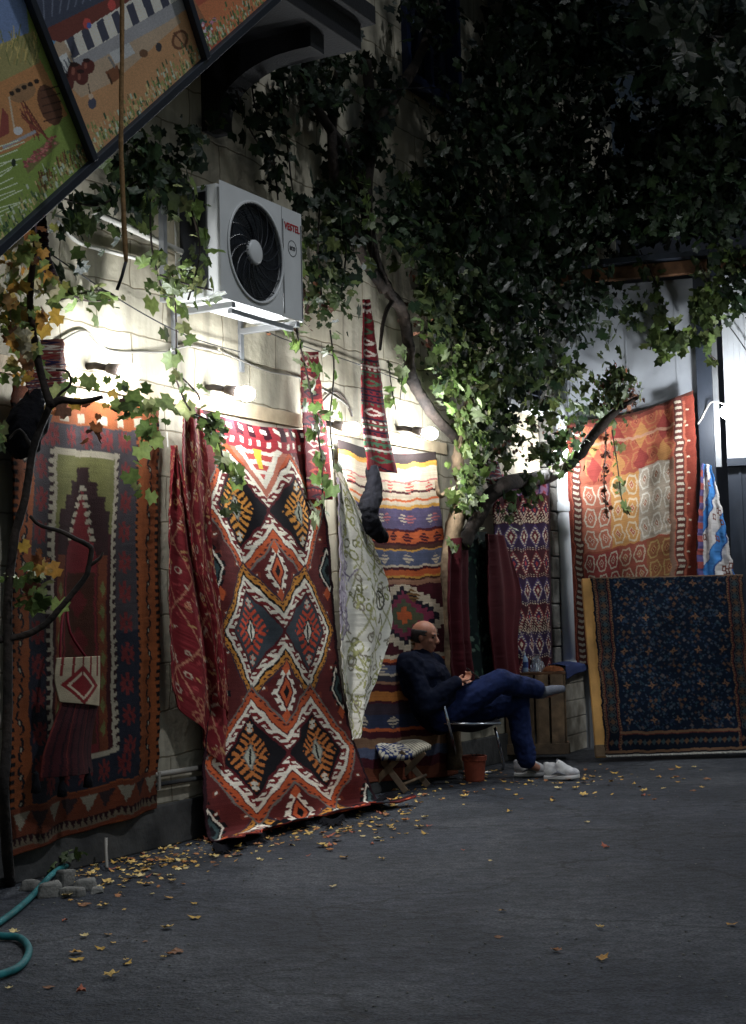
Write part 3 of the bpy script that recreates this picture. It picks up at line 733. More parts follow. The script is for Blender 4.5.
def gatherfold(a, k, ph=0, base=.02, grow=0, ph2=0):
    return lambda U, V: base + a*(1+grow*V)*(sin(U*k*2*PI+ph+1.2*sin(V*3+ph2))*.6 + .4*sin(U*k*3.7+2+V*2)) + a*(1+grow*V)
# ------------------------------------------------------------------ the textiles
def WL(pts, off=.03): return [wl(x, y, off if len(q)<1 else q[0]) for (x, y, *q) in pts]
def BL(pts, off=.03): return [bl(x, y, off if len(q)<1 else q[0]) for (x, y, *q) in pts]
nW = list(WN); nB = list(BN)
# 1 kilim with orange border, far left
sheet('prayer_kilim', WL([(6,386),(4,500),(3,640),(2,760),(2,856)]), WL([(157,409),(158,480),(157,600),(155,720),(154,808)]), pat_prayer(), nW,
      lambda U,V: .03+.02*sin(U*9+1)*(.4+V)+.012*sin(U*23+V*3)+.012*sin(V*7+U*3), M['weave'],
      'faded kilim with orange hooked border and olive arched niche, leftmost on the wall', 'rug', top=lambda U,V: -.03*sin(U*PI)**1*(1-V)+.012*sin(U*PI*5)*(1-V)**4)
# 5 big medallion kilim, spilling onto the ground
gp = lambda x,y,h=.02: onground(x,y,h)
Lb = [wl(178,405,.08), wl(183,470,.08), wl(196,560,.08), wl(210,640,.08), wl(206,700,.08), wl(200,760,.08), wl(200,800,.11), gp(201,838), gp(212,847)]
Rb = [wl(301,430,.06), wl(322,520,.07), wl(331,600,.08), wl(337,680,.10), wl(345,730,.13), wl(356,768,.18), gp(368,799), gp(384,803), gp(400,801)]
def fbig(U, V):
    low = np.clip((V-.80)/.2, 0, 1)
    f = (.012*sin(U*11+V*4)+.010*sin(U*19-V*5+1)+.02*sin(V*6+U*2))*(1-low)
    wrk = .05*low*(sin(U*13+V*9)+.6*sin(U*27+2)) + .12*low**3*(sin(U*8+1)+.7*sin(U*21)+.4*sin(U*47))
    return f + .045 + .02*np.sin(U*PI) + wrk*.5
sheet('medallion_kilim', Lb, Rb, pat_medallion(), nW, fbig, M['weave'],
      'tall red kilim with paired hooked diamonds in black, cream and orange, spilling onto the asphalt', 'rug',
      top=lambda U,V: -.05*sin(U*PI)*np.clip(1-V*1.3,0,1) + np.clip((V-.86)/.14,0,1)*(.025+.03*np.abs(sin(U*9+V*14))))
fb = MB()   # fringe along its end
for i in range(230):
    u = i/229; p = onground(213+184*u, 848-47*u+4*math.sin(u*12)+3*math.sin(u*31), .012); q = p + Vector((random.uniform(-.04,.05), -random.uniform(.04,.13), -.006))
    fb.tube([p+Vector((0,.07,.02)), p, q], [.006,.006,.002], 4)
fb_o = fb.build('fringe', M['black_cloth'], bpy.data.objects['medallion_kilim'], smooth=False)
# red folded piece behind the left edge of the big kilim
sheet('red_throw', WL([(166,446),(160,500),(158,560),(158,640),(160,690)], .06), WL([(169,446),(186,520),(204,600),(218,690),(212,768)], .06), pat_red_motifs(), nW,
      gatherfold(.018, 2.2, 1, .03, 1.6), M['silk'], 'dark red embroidered throw pinned at one corner left of the tall medallion kilim', 'textile',
      bottom=None, top=lambda U,V: 0*U)
c2 = pat_red_motifs()
sheet('pink_scarf', WL([(176,404),(178,470),(190,560),(206,620),(214,700)], .15), WL([(194,408),(204,480),(206,550),(219,640),(224,720)], .15), c2, nW,
      gatherfold(.014, 1.6, 2, .02, .3), M['silk'], 'narrow red and pink scarf folded down the left edge of the medallion kilim', 'textile')
# 6 narrow dark red runner
sheet('narrow_runner', WL([(297,352),(297,400),(301,450),(305,500)], .12), WL([(314,352),(318,400),(324,450),(328,500)], .10), pat_narrow(2, S(120,28,36), [S(206,180,160),S(40,30,44),S(190,70,50)], a=6), nW,
      gatherfold(.014, 1.1, 0, .01), M['weave'], 'short narrow red runner above the right corner of the medallion kilim', 'rug')
# 7 cream cloth
sheet('cream_cloth', WL([(329,470),(329,540),(330,620),(333,680),(343,734)], .10), WL([(334,468),(358,525),(381,590),(381,640),(348,740)], .17), pat_cream(), nW,
      gatherfold(.022, 1.8, .5, .03, .8), M['silk'], 'cream and lilac cloth printed with olive leaves, hanging in a point beside the tall kilim', 'textile')
# 8 striped kilim behind the man
sheet('striped_kilim', WL([(333,440),(336,520),(342,640),(345,720),(350,784)], .03), WL([(432,452),(437,520),(449,600),(454,690),(456,775)], .03), pat_stripes(), nW,
      lambda U,V: .03+.016*sin(U*7+V*3)+.01*sin(U*17+1), M['weave'], 'striped orange, violet and cream kilim with a stepped white medallion behind the seated man', 'rug',
      top=lambda U,V: -.05*sin(U*PI)*(1-V))
# 9 twisted runner with black bag
def pouch(name, topL, topR, botL, botR, cvp, bagpts, label):
    o = sheet(name, topL, topR, cvp, nW, gatherfold(.02, 1.3, .3, .02), M['weave'], label, 'textile')
    b_ = MB(); pts = smooth_path(bagpts[0], 5); b_.tube(pts, [bagpts[1][0]+(bagpts[1][1]-bagpts[1][0])*math.sin(PI*min(1, i/(len(pts)-1)*1.0)*.9+.1) for i in range(len(pts))], 14)
    e_ = b_.build('black_end', M['black_cloth'], o, smooth=True); remesh(e_, .008, 2); wrinkle(e_, .06, .03); return o
tw = pat_narrow(6, S(126,26,34), [S(214,200,184),S(40,32,50),S(70,110,80)], a=7)
pouch('twisted_runner', WL([(357,300),(355,360),(356,420),(363,470)], .16), WL([(363,300),(374,370),(382,430),(391,474)], .16), None, None, tw,
      ([wl(372,466,.2), wl(374,490,.22), wl(368,512,.24), wl(375,530,.26), wl(384,538,.26)], (.035,.075)), 'dark red runner twisted into a cone with black end above the striped kilim')
tw2 = pat_narrow(9, S(150,96,84), [S(226,214,200),S(50,44,84),S(150,52,52)], a=3.5)
pouch('striped_bundle', WL([(18,340),(14,370),(22,394),(30,408)], .22), WL([(55,340),(58,370),(58,390),(56,404)], .22), None, None, tw2,
      ([wl(40,398,.25), wl(32,416,.27), wl(22,436,.28), wl(28,452,.28)], (.06,.10)), 'striped pink and cream bundle with a sagging black end over the left kilim corner')
sheet('dark_strip', WL([(26,208),(30,250),(38,284)], .1), WL([(42,216),(44,250),(52,281)], .1), pat_narrow(3, S(36,26,34), [S(90,50,50),S(60,50,70)], a=3), nW,
      gatherfold(.012, 1.1, 0, .01), M['weave'], 'short dark strip of cloth hanging high at the left below the picture sign', 'textile')
# 10 maroon curtains and green floral
mar = lambda: (lambda c: c.wear(.06))(Cv(90, 160, 2.5, S(84,16,26)))
sheet('maroon_curtain', WL([(440,540),(440,600),(443,660),(446,690)], .16), WL([(460,537),(462,600),(464,650),(468,690)], .16), mar(), nW, gatherfold(.035, 2.2, 0, .02), M['silk'], 'plain maroon velvet drape left of the dark green floral panel', 'curtain')
sheet('maroon_curtain', WL([(478,534),(480,600),(486,660),(490,700)], .2), WL([(500,536),(516,590),(512,640),(516,690)], .16), mar(), nW, gatherfold(.035, 2.6, 1, .02), M['silk'], 'plain maroon velvet drape between the green floral panel and the purple kilim', 'curtain')
sheet('floral_panel', WL([(456,532),(456,600),(459,660),(462,690)], .12), WL([(482,532),(484,600),(488,650),(490,690)], .12), pat_floral_dark(), nW, gatherfold(.015, 2.2, 0, .02), M['silk'], 'dark green floral cloth panel between two maroon drapes', 'textile')
# 11 purple kilim
sheet('purple_kilim', WL([(484,474),(490,560),(500,630),(508,690)], .1), WL([(546,476),(547,560),(548,630),(549,690)], .1), pat_purple(), nW,
      gatherfold(.016, 2.4, 1, .03, .2), M['weave'], 'maroon and purple kilim with rows of eye motifs, hanging left of the white downpipe', 'rug')
sheet('striped_scarf', WL([(478,458),(482,480),(488,500)], .2), WL([(494,462),(500,480),(508,494)], .2), pat_narrow(12, S(60,50,74), [S(210,200,196),S(150,50,60)], a=2), nW, gatherfold(.012, 1.5), M['silk'],
      'small striped scarf draped over the top left of the purple kilim', 'textile')
# 13 orange kilim on the annex
sheet('orange_kilim', BL([(566,424),(568,520),(570,590),(572,668)], .04), BL([(694,392),(697,450),(697,530),(697,640)], .06), pat_orange(), nB,
      lambda U,V: .05+.02*sin(U*8+V*3)+.012*sin(U*21-V*4)+.045*(U>.0)*np.exp(-((U-.80-.06*(1-V))/.05)**2)*1.0+.03*sin((U*1.5+V)*5)*(1-V), M['weave'],
      'large orange and brick red kilim with cream hexagons on the white annex wall', 'rug', top=lambda U,V: -.05*sin(U*PI)*(1-V)**1.5)
# 14 ikat
sheet('ikat_cloth', BL([(702,464),(700,500),(698,540),(698,600)], .12), BL([(712,466),(722,510),(732,560),(738,600)], .12), pat_ikat(), nB, gatherfold(.03, 2.2, 0, .02, .6), M['silk'],
      'blue and white patterned cloth gathered on the dark post beside the orange kilim', 'textile')
# 15 navy carpet on a pine board
cL0, cR0 = at(606,757,12.70), at(757,752,12.78)
for q in (cL0, cR0): q.z = max(q.z, .012)
cL1, cR1 = at(591,578,13.02), at(741,575,13.10)
nrm = (cR0-cL0).cross(cL1-cL0).normalized()
if nrm.y > 0: nrm = -nrm
ncp = pat_navy()
car = sheet('navy_carpet', [cL1, (cL1+cL0)/2+nrm*.0, cL0], [cR1, (cR1+cR0)/2, cR0], ncp, list(nrm), lambda U,V: .012*sin(V*4+U*2)+.006*sin(U*9), M['pile'],
      'dark navy pile carpet with small floral stars leaning upright on a pine board', 'rug', solid=.014)
ax = ((cR0-cL0).normalized(), nrm, (cL1-cL0).normalized())
ph = (cL1-cL0).length
MBd = MB(); MBd.box((cL0+cL1)/2 - ax[0]*.035 - nrm*.035 + ax[2]*.0, (.085, .05, ph), ax)
MBd.box((cR0+cR1)/2 - ax[0]*.035 - nrm*.035, (.085, .05, ph), ax)
MBd.box((cL1+cR1)/2 - nrm*.035 - ax[2]*.06, ((cR0-cL0).length-.2, .045, .09), ax)
bo = MBd.build('carpet_stand', M['pale_wood'], None, bevel=.004, label='pale pine frame propping up the navy carpet, its edge showing at the left', cat='frame')
MB().box(cL0 - ax[0]*.035 - nrm*.036 + ax[2]*.055, (.093, .06, .10), ax).build('foot', M['grey_wood'], bo, bevel=.004)
fr = MB()
for i in range(90):
    p = cL0.lerp(cR0, i/89.0)+Vector((0,-.012,.012)); fr.tube([p, p+Vector((random.uniform(-.01,.01), -random.uniform(.02,.045), -.010))], [.004,.002], 4)
fr.build('fringe', M['cable_pale'], car)
# woven bag with tassels
bag = empty('woven_bag', wl(64,770,.2), 'small dark maroon woven bag with three tassels hanging on the orange bordered kilim', 'bag')
cvb = Cv(60, 90, 1.2, S(58,22,26)); cvb.put((fr_(cvb.U*7+cvb.V*.4)<.25), S(34,16,22)); cvb.put((fr_(cvb.U*3)<.06), S(96,34,30)); cvb.wear(.15)
sheet('bag_body', WL([(58,700),(50,720),(38,755),(35,778)], .20), WL([(93,706),(88,730),(86,752),(88,772)], .20), cvb, nW, lambda U,V: .03+.05*sin(U*PI)*(.3+V), M['weave'], parent=bag)
cvf = Cv(60, 60, 1.0, S(176,160,130)); E=np.abs(cvf.U-.5)/.5+np.abs(cvf.V-.6)/.5
cvf.put(E<.85, S(130,34,36)); cvf.put((E<.62)&(E>.5), S(200,180,150)); cvf.put((np.abs(fr_(cvf.U*5)-.5)<.12)&(cvf.V<.4), S(120,40,40)); cvf.wear(.15)
sheet('bag_flap', WL([(52,658),(50,680),(55,702)], .21), WL([(95,656),(95,680),(94,706)], .21), cvf, nW, lambda U,V: .03+.03*sin(U*PI), M['weave'], parent=bag)
MB().tube(smooth_path([wl(60,662,.24), wl(61,630,.2), wl(66,600,.12), wl(70,632,.2), wl(88,660,.24)]), .007, 6).build('strap', M['maroon'], bag, smooth=True)
for x, y in ((36,781),(62,785),(88,776)):
    p = wl(x, y-6, .26); MB().lathe(p, [(.002,.02),(.012,.01),(.014,0),(.011,-.012),(.02,-.04),(.026,-.085),(.006,-.09)], Z, 10).build('tassel', M['black_cloth'], bag, smooth=True)
# short hanging cord pins for the red throw
MB().tube([wl(167,432,.03), wl(168,447,.06)], .004, 6).build('hanging_cord', M['cable_pale'], bpy.data.objects['red_throw'])

# ------------------------------------------------------------------ outdoor unit
acL, acR = wl(219,182,.42), wl(301,212,.42)
acB = wl(221,297,.42)
sA, sB = ws(acL), ws(acR); zT = (acL.z+acR.z)/2; zB = acB.z
Wd, Hh = sB-sA, zT-zB; Dp = .34
cc = wp((sA+sB)/2, zB, .42-Dp/2)
ac = empty('outdoor_air_conditioner', cc, 'white outdoor air conditioning unit with a big round fan, bracketed high on the stone wall', 'air conditioner', rot=WROT)
sc_, hc = (sA+sB)/2, (zB+zT)/2
MB().box(wp(sc_, hc, .42-Dp/2-.01), (Wd-.02, Dp-.03, Hh-.02), WA).build('casing', M['ac_white'], ac, bevel=.012)
# front panel with round opening
rf = Hh*.435; fc = sA + .06 + rf + .02; fz = zB+Hh*.49
pl = MB(); n = 40
outer = []; inner = []
x0, x1 = sA, sA+Wd*.74; 
def sqpt(a):
    c_, s_ = math.cos(a), math.sin(a); hx0, hx1, hz0, hz1 = x0-fc, x1-fc, zB-fz, zT-fz
    t = min((hx1/c_ if c_>1e-6 else 1e9), (hx0/c_ if c_<-1e-6 else 1e9), (hz1/s_ if s_>1e-6 else 1e9), (hz0/s_ if s_<-1e-6 else 1e9))
    return fc+c_*t, fz+s_*t
angs = sorted([2*PI*k/n for k in range(n)] + [math.atan2(z_-fz, x_-fc)%(2*PI) for x_ in (x0,x1) for z_ in (zB,zT)])
n2 = len(angs); vv = []
for a in angs:
    q = sqpt(a); vv += [wp(q[0], q[1], .42), wp(fc+rf*math.cos(a), fz+rf*math.sin(a), .42), wp(fc+rf*.97*math.cos(a), fz+rf*.97*math.sin(a), .36)]
ff = []
for k in range(n2):
    k2=(k+1)%n2; ff += [(3*k,3*k2,3*k2+1,3*k+1),(3*k+1,3*k2+1,3*k2+2,3*k+2)]
pl.add(vv, ff); pl.box(wp((x1+sB)/2+.003, hc, .412), (sB-x1-.006, .016, Hh), WA)
pl.build('front_panel', M['ac_white'], ac)
MB().lathe(wp(fc, fz, .419), [(rf*1.0,0),(rf*1.035,.004),(rf*1.035,.010),(rf*.985,.012),(rf*.975,.002)], WN, 48).build('fan_ring', M['ac_white'], ac, smooth=True)
MB().lathe(wp(fc, fz, .398), [(0,.0),(rf*.97,0)], WN, 40).build('fan_well', M['ac_dark'], ac)
gr = MB()
for k in range(1, 14): gr.lathe(wp(fc, fz, .414), [(rf*(.30+.05*k)-.0012,0),(rf*(.30+.05*k),.003),(rf*(.30+.05*k)+.0012,0)], WN, 48)
for k in range(16):
    pts = []
    for j in range(7):
        t = j/6; a = 2*PI*k/16 + t*.75; r_ = rf*(.27+.71*t); pts.append(wp(fc+r_*math.cos(a), fz+r_*math.sin(a), .417))
    gr.tube(pts, .0045, 5)
gr.build('grille', M['fan_black'], ac)
fn = MB()
for k in range(5):
    a0 = 2*PI*k/5; vs=[]; 
    for j in range(6):
        t=j/5; r_=rf*(.25+.62*t)
        for w_ in (-.35,.35): 
            a=a0+w_*(.8+.4*t)+t*.3; vs.append(wp(fc+r_*math.cos(a), fz+r_*math.sin(a), .400+ .004*(1 if w_>0 else -0.2)))
    fn.add(vs, [(2*j,2*j+1,2*j+3,2*j+2) for j in range(5)])
fn.build('fan', M['fan_black'], ac)
MB().lathe(wp(fc, fz, .402), [(0,.026),(rf*.20,.025),(rf*.25,.018),(rf*.26,0)], WN, 28).build('hub', M['ac_white'], ac, smooth=True)
MB().box(wp(sA-.004, hc, .42-Dp*.55), (.006, Dp*.55, Hh*.84), WA).build('side_coil', M['ac_dark'], ac)
for q in (0, 1): MB().box(wp(x1+.012 if q==0 else sB-.012, hc-.03, .4215), (.005, .004, Hh*.86), WA).build('panel_seam', M['grey_print'], ac)
# lettering
def lettering(txt, mat, px_s, z_, size, par, off, stretch=1.0):
    cu = bpy.data.curves.new('lettering', 'FONT'); cu.body = txt; cu.size = size; cu.extrude = .001; cu.align_x = 'CENTER'; cu.align_y='CENTER'; cu.offset = .0012
    t = bpy.data.objects.new('tmp_text', cu); COL.objects.link(t); bpy.context.view_layer.update()
    me = bpy.data.meshes.new_from_object(t); bpy.data.objects.remove(t)
    vs = [wp(px_s + v.co.x*stretch, z_ + v.co.y, off + v.co.z) for v in me.vertices]
    fs = [tuple(p.vertices) for p in me.polygons]
    return link_mesh('lettering', vs, fs, mat, par, smooth=False)
sL = (x1+sB)/2+.002
lettering('VESTEL', M['red_paint'], sL, zT-.115, .062, ac, .4225, .92)
lettering('ECO', M['grey_print'], sL, zT-.245, .032, ac, .4225)
MB().lathe(wp(sL, zT-.245, .4205), [(.048,0),(.048,.0015),(.052,.0015),(.052,0)], WN, 28).build('round_mark', M['grey_print'], ac)
# bracket
br = MB()
for s_ in (sA+.1, sB-.1):
    br.box(wp(s_, zB-.03, .22), (.04, .44, .035), WA); br.box(wp(s_, zB-.12, .012), (.04, .02, .34), WA)
br.box(wp(sc_, zB-.06, .40), (Wd*.75, .03, .03), WA)
br.build('bracket', M['galv'], ac, bevel=.002)
MB().box(wp(sA-.20, hc+.02, .16), (.035, .035, Hh*1.15), WA).build('bracket_post', M['galv'], ac)
MB().tube([wp(sA-.75, zB+.38, .10), wp(sA-.2, zB+.33, .12), wp(sA, zB+.30, .15)], .02, 8).build('refrigerant_pipe', M['cable_pale'], ac, smooth=True)

# ------------------------------------------------------------------ lamps
lamps = []
def lamp(px, py, back, label, off=.24, plane='w', size=.045, dirv=None):
    c = wl(px, py, off) if plane=='w' else bl(px, py, off)
    nn = WN if plane=='w' else BN; wd = WD if plane=='w' else BD
    wallp = c - nn*off + Z*.05 - wd*back*.4
    o = empty('clamp_lamp', wallp, label, 'lamp', 'bare bulb lamps clipped along the wall')
    d = (c-(wallp+nn*.06)).normalized()
    MB().tube([wallp, wallp+nn*.05, c-d*.06], [.02,.02,.018], 8).build('arm', M['lamp_body'], o, smooth=True)
    MB().lathe(c-d*.12, [(.0,0),(.026,.0),(.03,.03),(.034,.075),(.028,.08)], d, 14).build('socket', M['lamp_body'], o, smooth=True)
    MB().lathe(c-d*.05, [(.022,0),(.026,.02),(size,.055),(size*1.02,.085),(size*.7,.115),(.001,.128)], d, 12).build('bulb', M['bulb'], o, smooth=True)
    lamps.append(c); return c
G1 = 'bare white bulb in a clip lamp '
lamp(127,372, .10, G1+'above the orange bordered kilim at the left')
lamp(243,393, .10, G1+'above the tall medallion kilim')
lamp(350,428, .08, G1+'left of the twisted red runner')
lamp(428,433, .10, G1+'at the top right corner of the striped kilim')
lamp(560,452, .02, G1+'behind the vine branch beside the downpipe', off=.3)
lamp(727,412, .06, G1+'hanging in front of the corrugated white window', off=.5, plane='b', size=.06)
# cables
def cable(pts, r, mat, label, off=.02, plane='w', name='cable', cat='cable', sm=5):
    P = [(wl(p[0], p[1], p[2] if len(p)>2 else off) if plane=='w' else bl(p[0],p[1],p[2] if len(p)>2 else off)) for p in pts]
    return MB().tube(smooth_path(P, sm), r, 6).build(name, M[mat], None, smooth=True, label=label, cat=cat)
cable([(57,222),(78,242),(104,250),(150,262)], .012, 'cable_pale', 'pale conduit curving over the wall above the left kilim')
cable([(60,342),(84,331),(104,348),(120,352),(140,352),(165,352),(190,346),(220,352)], .007, 'cable', 'grey cable looping over the wall above the leftmost lamp')
cable([(222,352),(240,360),(270,372),(300,378),(340,400),(352,412)], .006, 'cable', 'thin grey cable running along the wall under the outdoor unit')
cable([(320,404),(333,392),(345,400),(352,416)], .009, 'lamp_body', 'short brown cable arching into the lamp beside the twisted runner')
cable([(262,330),(300,345),(352,362),(400,380)], .004, 'black_cable', 'thin black wire strung across the wall right of the outdoor unit')
cable([(45,250),(120,300),(185,335),(240,352)], .004, 'black_cable', 'thin black wire crossing the wall below the outdoor unit', .05)
cable([(365,90,.3),(420,88,.3),(470,84,.4),(560,62,.5),(640,48,.6)], .006, 'black_cable', 'thin wire strung high across the dark foliage')
cable([(698,424),(702,418),(706,410),(712,402,.2),(724,404,.3)], .008, 'cable_pale', 'pale cable feeding the lamp by the corrugated window', plane='b', off=.1)
cable([(716,310),(732,330),(746,350),(760,372)], .005, 'black_cable', 'thin dark wire slanting over the corrugated window', plane='b', off=.04)
# low wall pipes
lp = empty('low_wall_pipe', wl(175,775,.03), 'short pair of pale pipes low on the wall between two hanging kilims', 'pipe')
for dy in (0, 10): MB().tube([wl(155,775+dy,.05), wl(206,767+dy,.05)], .013 if dy else .017, 8).build('pipe', M['concrete'] if dy else M['cable'], lp, smooth=True)
MB().box(wl(157,781,.05), (.02,.04,.10), WA).build('pipe_clip', M['cable'], lp)
MB().tube([wl(106,838,.12), wl(106,850,.13), onground(107,868,.02)], .009, 8).build('waste_spout', M['cable'], None, smooth=True, label='short white drain spout at the foot of the left kilim', cat='pipe')
# rope
MB().tube(smooth_path([at(122,-60,6.3), at(122,60,6.3), at(121,140,6.3), at(124,220,6.3), at(126,262,6.3)],5), [.011]*20+[.009], 6, wob=.15).build('hanging_rope', M['rope'], None, smooth=True, label='long dry rope hanging straight down in front of the picture sign', cat='rope')
ro_ = bpy.data.objects['hanging_rope']
MB().tube([at(126,261,6.3), at(122,276,6.3), at(117,290,6.3)], .008, 6).build('dark_tip', M['black_cable'], ro_, smooth=True)

# hose
MB().tube(smooth_path([onground(-30,938,.02), onground(0,922,.02), onground(28,900,.02), onground(55,872,.03), onground(80,860,.025), onground(100,852,.03), onground(112,845,.06), onground(119,842,.08)],6), .015, 10).build('garden_hose', M['hose'], None, smooth=True, label='teal garden hose running along the wall foot at the lower left', cat='hose')
h2 = MB().tube(smooth_path([onground(-20,934,.02), onground(2,936,.02), onground(20,938,.02), onground(29,950,.02), onground(20,966,.02), onground(-4,976,.02), onground(-40,985,.02)],6), .015, 10).build('garden_hose', M['hose'], None, smooth=True, label='teal hose loop lying on the asphalt at the bottom left edge', cat='hose')
MB().tube([onground(118,842,.075), onground(119,849,.02)], .018, 8).build('nozzle', M['maroon'], bpy.data.objects['garden_hose'], smooth=True)
# rubble
labs = ['flat broken kerb stone under the hose','small grey stone beside the hose, farthest left','grey stone block with a chipped corner among the rubble by the wall','wedge shaped grey stone at the right end of the rubble','low grey slab in front of the rubble','smallest grey chip next to the rubble']
for i,(x,y,sx,sy,sz) in enumerate([(50,896,.12,.10,.07),(32,890,.09,.08,.05),(64,886,.09,.1,.08),(86,890,.11,.08,.06),(72,896,.13,.08,.05),(98,893,.05,.05,.03)]):
    a = random.uniform(-.5,.5); A_=(Vector((math.cos(a),math.sin(a),0)),Vector((-math.sin(a),math.cos(a),0)),Vector((.1,.05,1)).normalized())
    c = onground(x,y); mb = MB().box(c+Z*sz*.45, (sx,sy,sz), A_, taper=.8)
    mb.v = [tuple(Vector(v)+Vector([random.uniform(-.012,.012) for _ in range(3)])) for v in mb.v]
    mb.build('stone', M['rubble'], None, bevel=.012, label=labs[i], cat='stone', group='broken stones by the wall foot')

# ------------------------------------------------------------------ picture sign overhead
A0 = at(0,240,6.5)
uv = Vector((.75,.66,.5)); # image right, image up, away
def camvec(x, yv, zv): return (RTc*x + UPc*yv + fwd*zv)
U_ = (at(266,0,7.45)-A0).normalized(); q0_ = onplane(90,150,A0,Vector((.3,-1,0)).normalized()); q0_ = A0 + U_*(q0_-A0).dot(U_)
q1_ = min((at(12,0,y_/100) for y_ in range(380,720)), key=lambda p: abs((p-q0_).normalized().dot(U_)))
V_ = q1_-q0_; V_ = (V_ - U_*V_.dot(U_)).normalized(); print('SIGN', U_, V_)
SN = U_.cross(V_).normalized()
if SN.dot(EYE-A0) < 0: SN = -SN
O_ = A0 - U_*.9
sg = empty('picture_sign', A0, 'illustrated village picture sign in a black frame tilted over the top left corner', 'sign')
LEN, HGT = 3.3, 1.6
def sgp(a, b_, o_=0): return O_ + U_*a + V_*b_ + SN*o_
def sa(px, py):
    p = onplane(px, py, O_, SN); return (p-O_).dot(U_), (p-O_).dot(V_)
d1 = sa(86,150)[0]; d2 = sa(200,50)[0]; bh = HGT
SX = (U_, V_, SN)
fm = MB(); fm.box(sgp(LEN/2, -.02, 0), (LEN, .045, .07), SX); fm.box(sgp(LEN/2, HGT+.03, 0), (LEN, .06, .10), SX)
for a in (.0, LEN): fm.box(sgp(a, HGT/2, 0), (.06, HGT, .098), SX)
for a in (d1, d2): fm.box(sgp(a, HGT/2, .02), (.034, HGT, .05), SX)
fm.build('frame', M['dark_frame'], sg, bevel=.004)
MB().box(sgp(LEN/2, -.053, -.03), (LEN, .02, .02), SX).build('edge_trim', M['galv'], sg)
MB().box(sgp(LEN/2, HGT/2, -.03), (LEN-.06, HGT, .03), SX).build('backing', M['dark_wood'], sg)
def picture():
    c = Cv(820, 400, HGT/LEN, S(206,160,96)); A_ = c.U*LEN; B_ = (1-c.V)*HGT; rr = random.Random(11)
    z = 260/746.0
    def P(pts, col, clip=None):
        q = [sa(x*z, y*z) for x, y in pts]; ins = np.zeros(A_.shape, bool); n = len(q)
        for k in range(n):
            x0, y0 = q[k]; x1, y1 = q[(k+1)%n]
            if abs(y1-y0) < 1e-9: continue
            cnd = ((y0 > B_) != (y1 > B_)) & (A_ < (x1-x0)*(B_-y0)/(y1-y0)+x0); ins ^= cnd
        if clip is not None: ins &= clip
        c.put(ins, col); return ins
    def E(x, y, rx, ry, col, clip=None, rot=0):
        pts = [(x+rx*math.cos(t)*math.cos(rot)-ry*math.sin(t)*math.sin(rot), y+rx*math.cos(t)*math.sin(rot)+ry*math.sin(t)*math.cos(rot)) for t in [2*PI*k/14 for k in range(14)]]; return P(pts, col, clip)
    def Ln(x0, y0, x1, y1, w_, col, clip=None):
        d = math.hypot(x1-x0, y1-y0)+1e-6; nx, ny = -(y1-y0)/d*w_/2, (x1-x0)/d*w_/2; P([(x0+nx,y0+ny),(x1+nx,y1+ny),(x1-nx,y1-ny),(x0-nx,y0-ny)], col, clip)
    L = A_ < d1; Mi = (A_ >= d1)&(A_ < d2); Rt = A_ >= d2
    # middle panel: tan yard, tiled roof house, stone fence, jars
    c.put(Mi, S(186,134,82)); P([(40,-60),(560,-400),(760,-100),(300,30),(120,200)], S(84,140,176), Mi)
    P([(120,170),(230,280),(330,230),(520,60),(480,-60),(200,60)], S(176,150,120), Mi)
    P([(170,100),(215,175),(420,60),(620,-60),(480,-200),(280,20)], S(206,200,186), Mi)
    for k in range(9): P([(186+k*44,112-k*24),(206+k*44,168-k*24),(226+k*44,156-k*24),(206+k*44,98-k*24)], S(66,68,84), Mi)
    P([(205,172),(226,200),(480,60),(640,-50),(620,-70),(420,50)], S(150,148,150), Mi)
    P([(62,62),(66,90),(170,122),(190,112),(420,-30),(400,-80)], S(112,54,44), Mi)
    P([(58,58),(64,78),(130,82),(420,-60),(300,-160),(100,-40)], S(62,68,86), Mi)
    for k in range(16): Ln(80+k*22, 74-k*9, 60+k*30, 8-k*14, 4, S(98,106,126), Mi)
    P([(132,188),(182,262),(222,218),(186,150)], S(196,196,192), Mi)
    for k in range(7): Ln(136+k*11, 190-k*5, 172+k*8, 240-k*6, 4, S(96,98,108), Mi)
    for x, y, r_ in ((186,238,24),(214,206,24),(250,190,20),(232,222,20)):
        E(x, y, r_, r_*1.1, S(92,40,34), Mi); E(x-4, y-r_*.9, r_*.55, r_*.3, S(50,28,26), Mi); E(x-7, y-2, r_*.22, r_*.5, S(140,78,60), Mi)
    E(262,296,12,17,S(72,74,92),Mi); E(258,276,7,9,S(196,168,140),Mi); Ln(250,238,256,270,3,S(70,50,40),Mi)
    P([(300,205),(335,185),(350,215),(318,240)], S(122,72,40), Mi); Ln(308,210,320,240,5,S(70,44,30),Mi); Ln(340,196,346,220,5,S(70,44,30),Mi)
    P([(312,150),(370,120),(388,150),(330,182)], S(180,180,178), Mi); P([(312,158),(330,186),(328,196),(308,164)], S(120,116,112), Mi)
    E(412,150,13,12,S(110,76,50),Mi); E(456,132,9,13,S(60,58,62),Mi); E(518,110,24,30,S(110,70,44),Mi,.4); E(518,110,16,22,S(170,120,76),Mi,.4); Ln(500,90,536,132,4,S(90,60,40),Mi)
    E(248,66,12,16,S(190,60,50),Mi); E(254,72,7,9,S(60,90,170),Mi); E(320,12,12,16,S(190,60,50),Mi)
    # right panel
    c.put(Rt, S(176,78,48)); P([(560,20),(640,-30),(760,-120),(900,-100),(640,110)], S(196,110,56), Rt); Ln(540,-30,590,60,12,S(150,96,60),Rt)
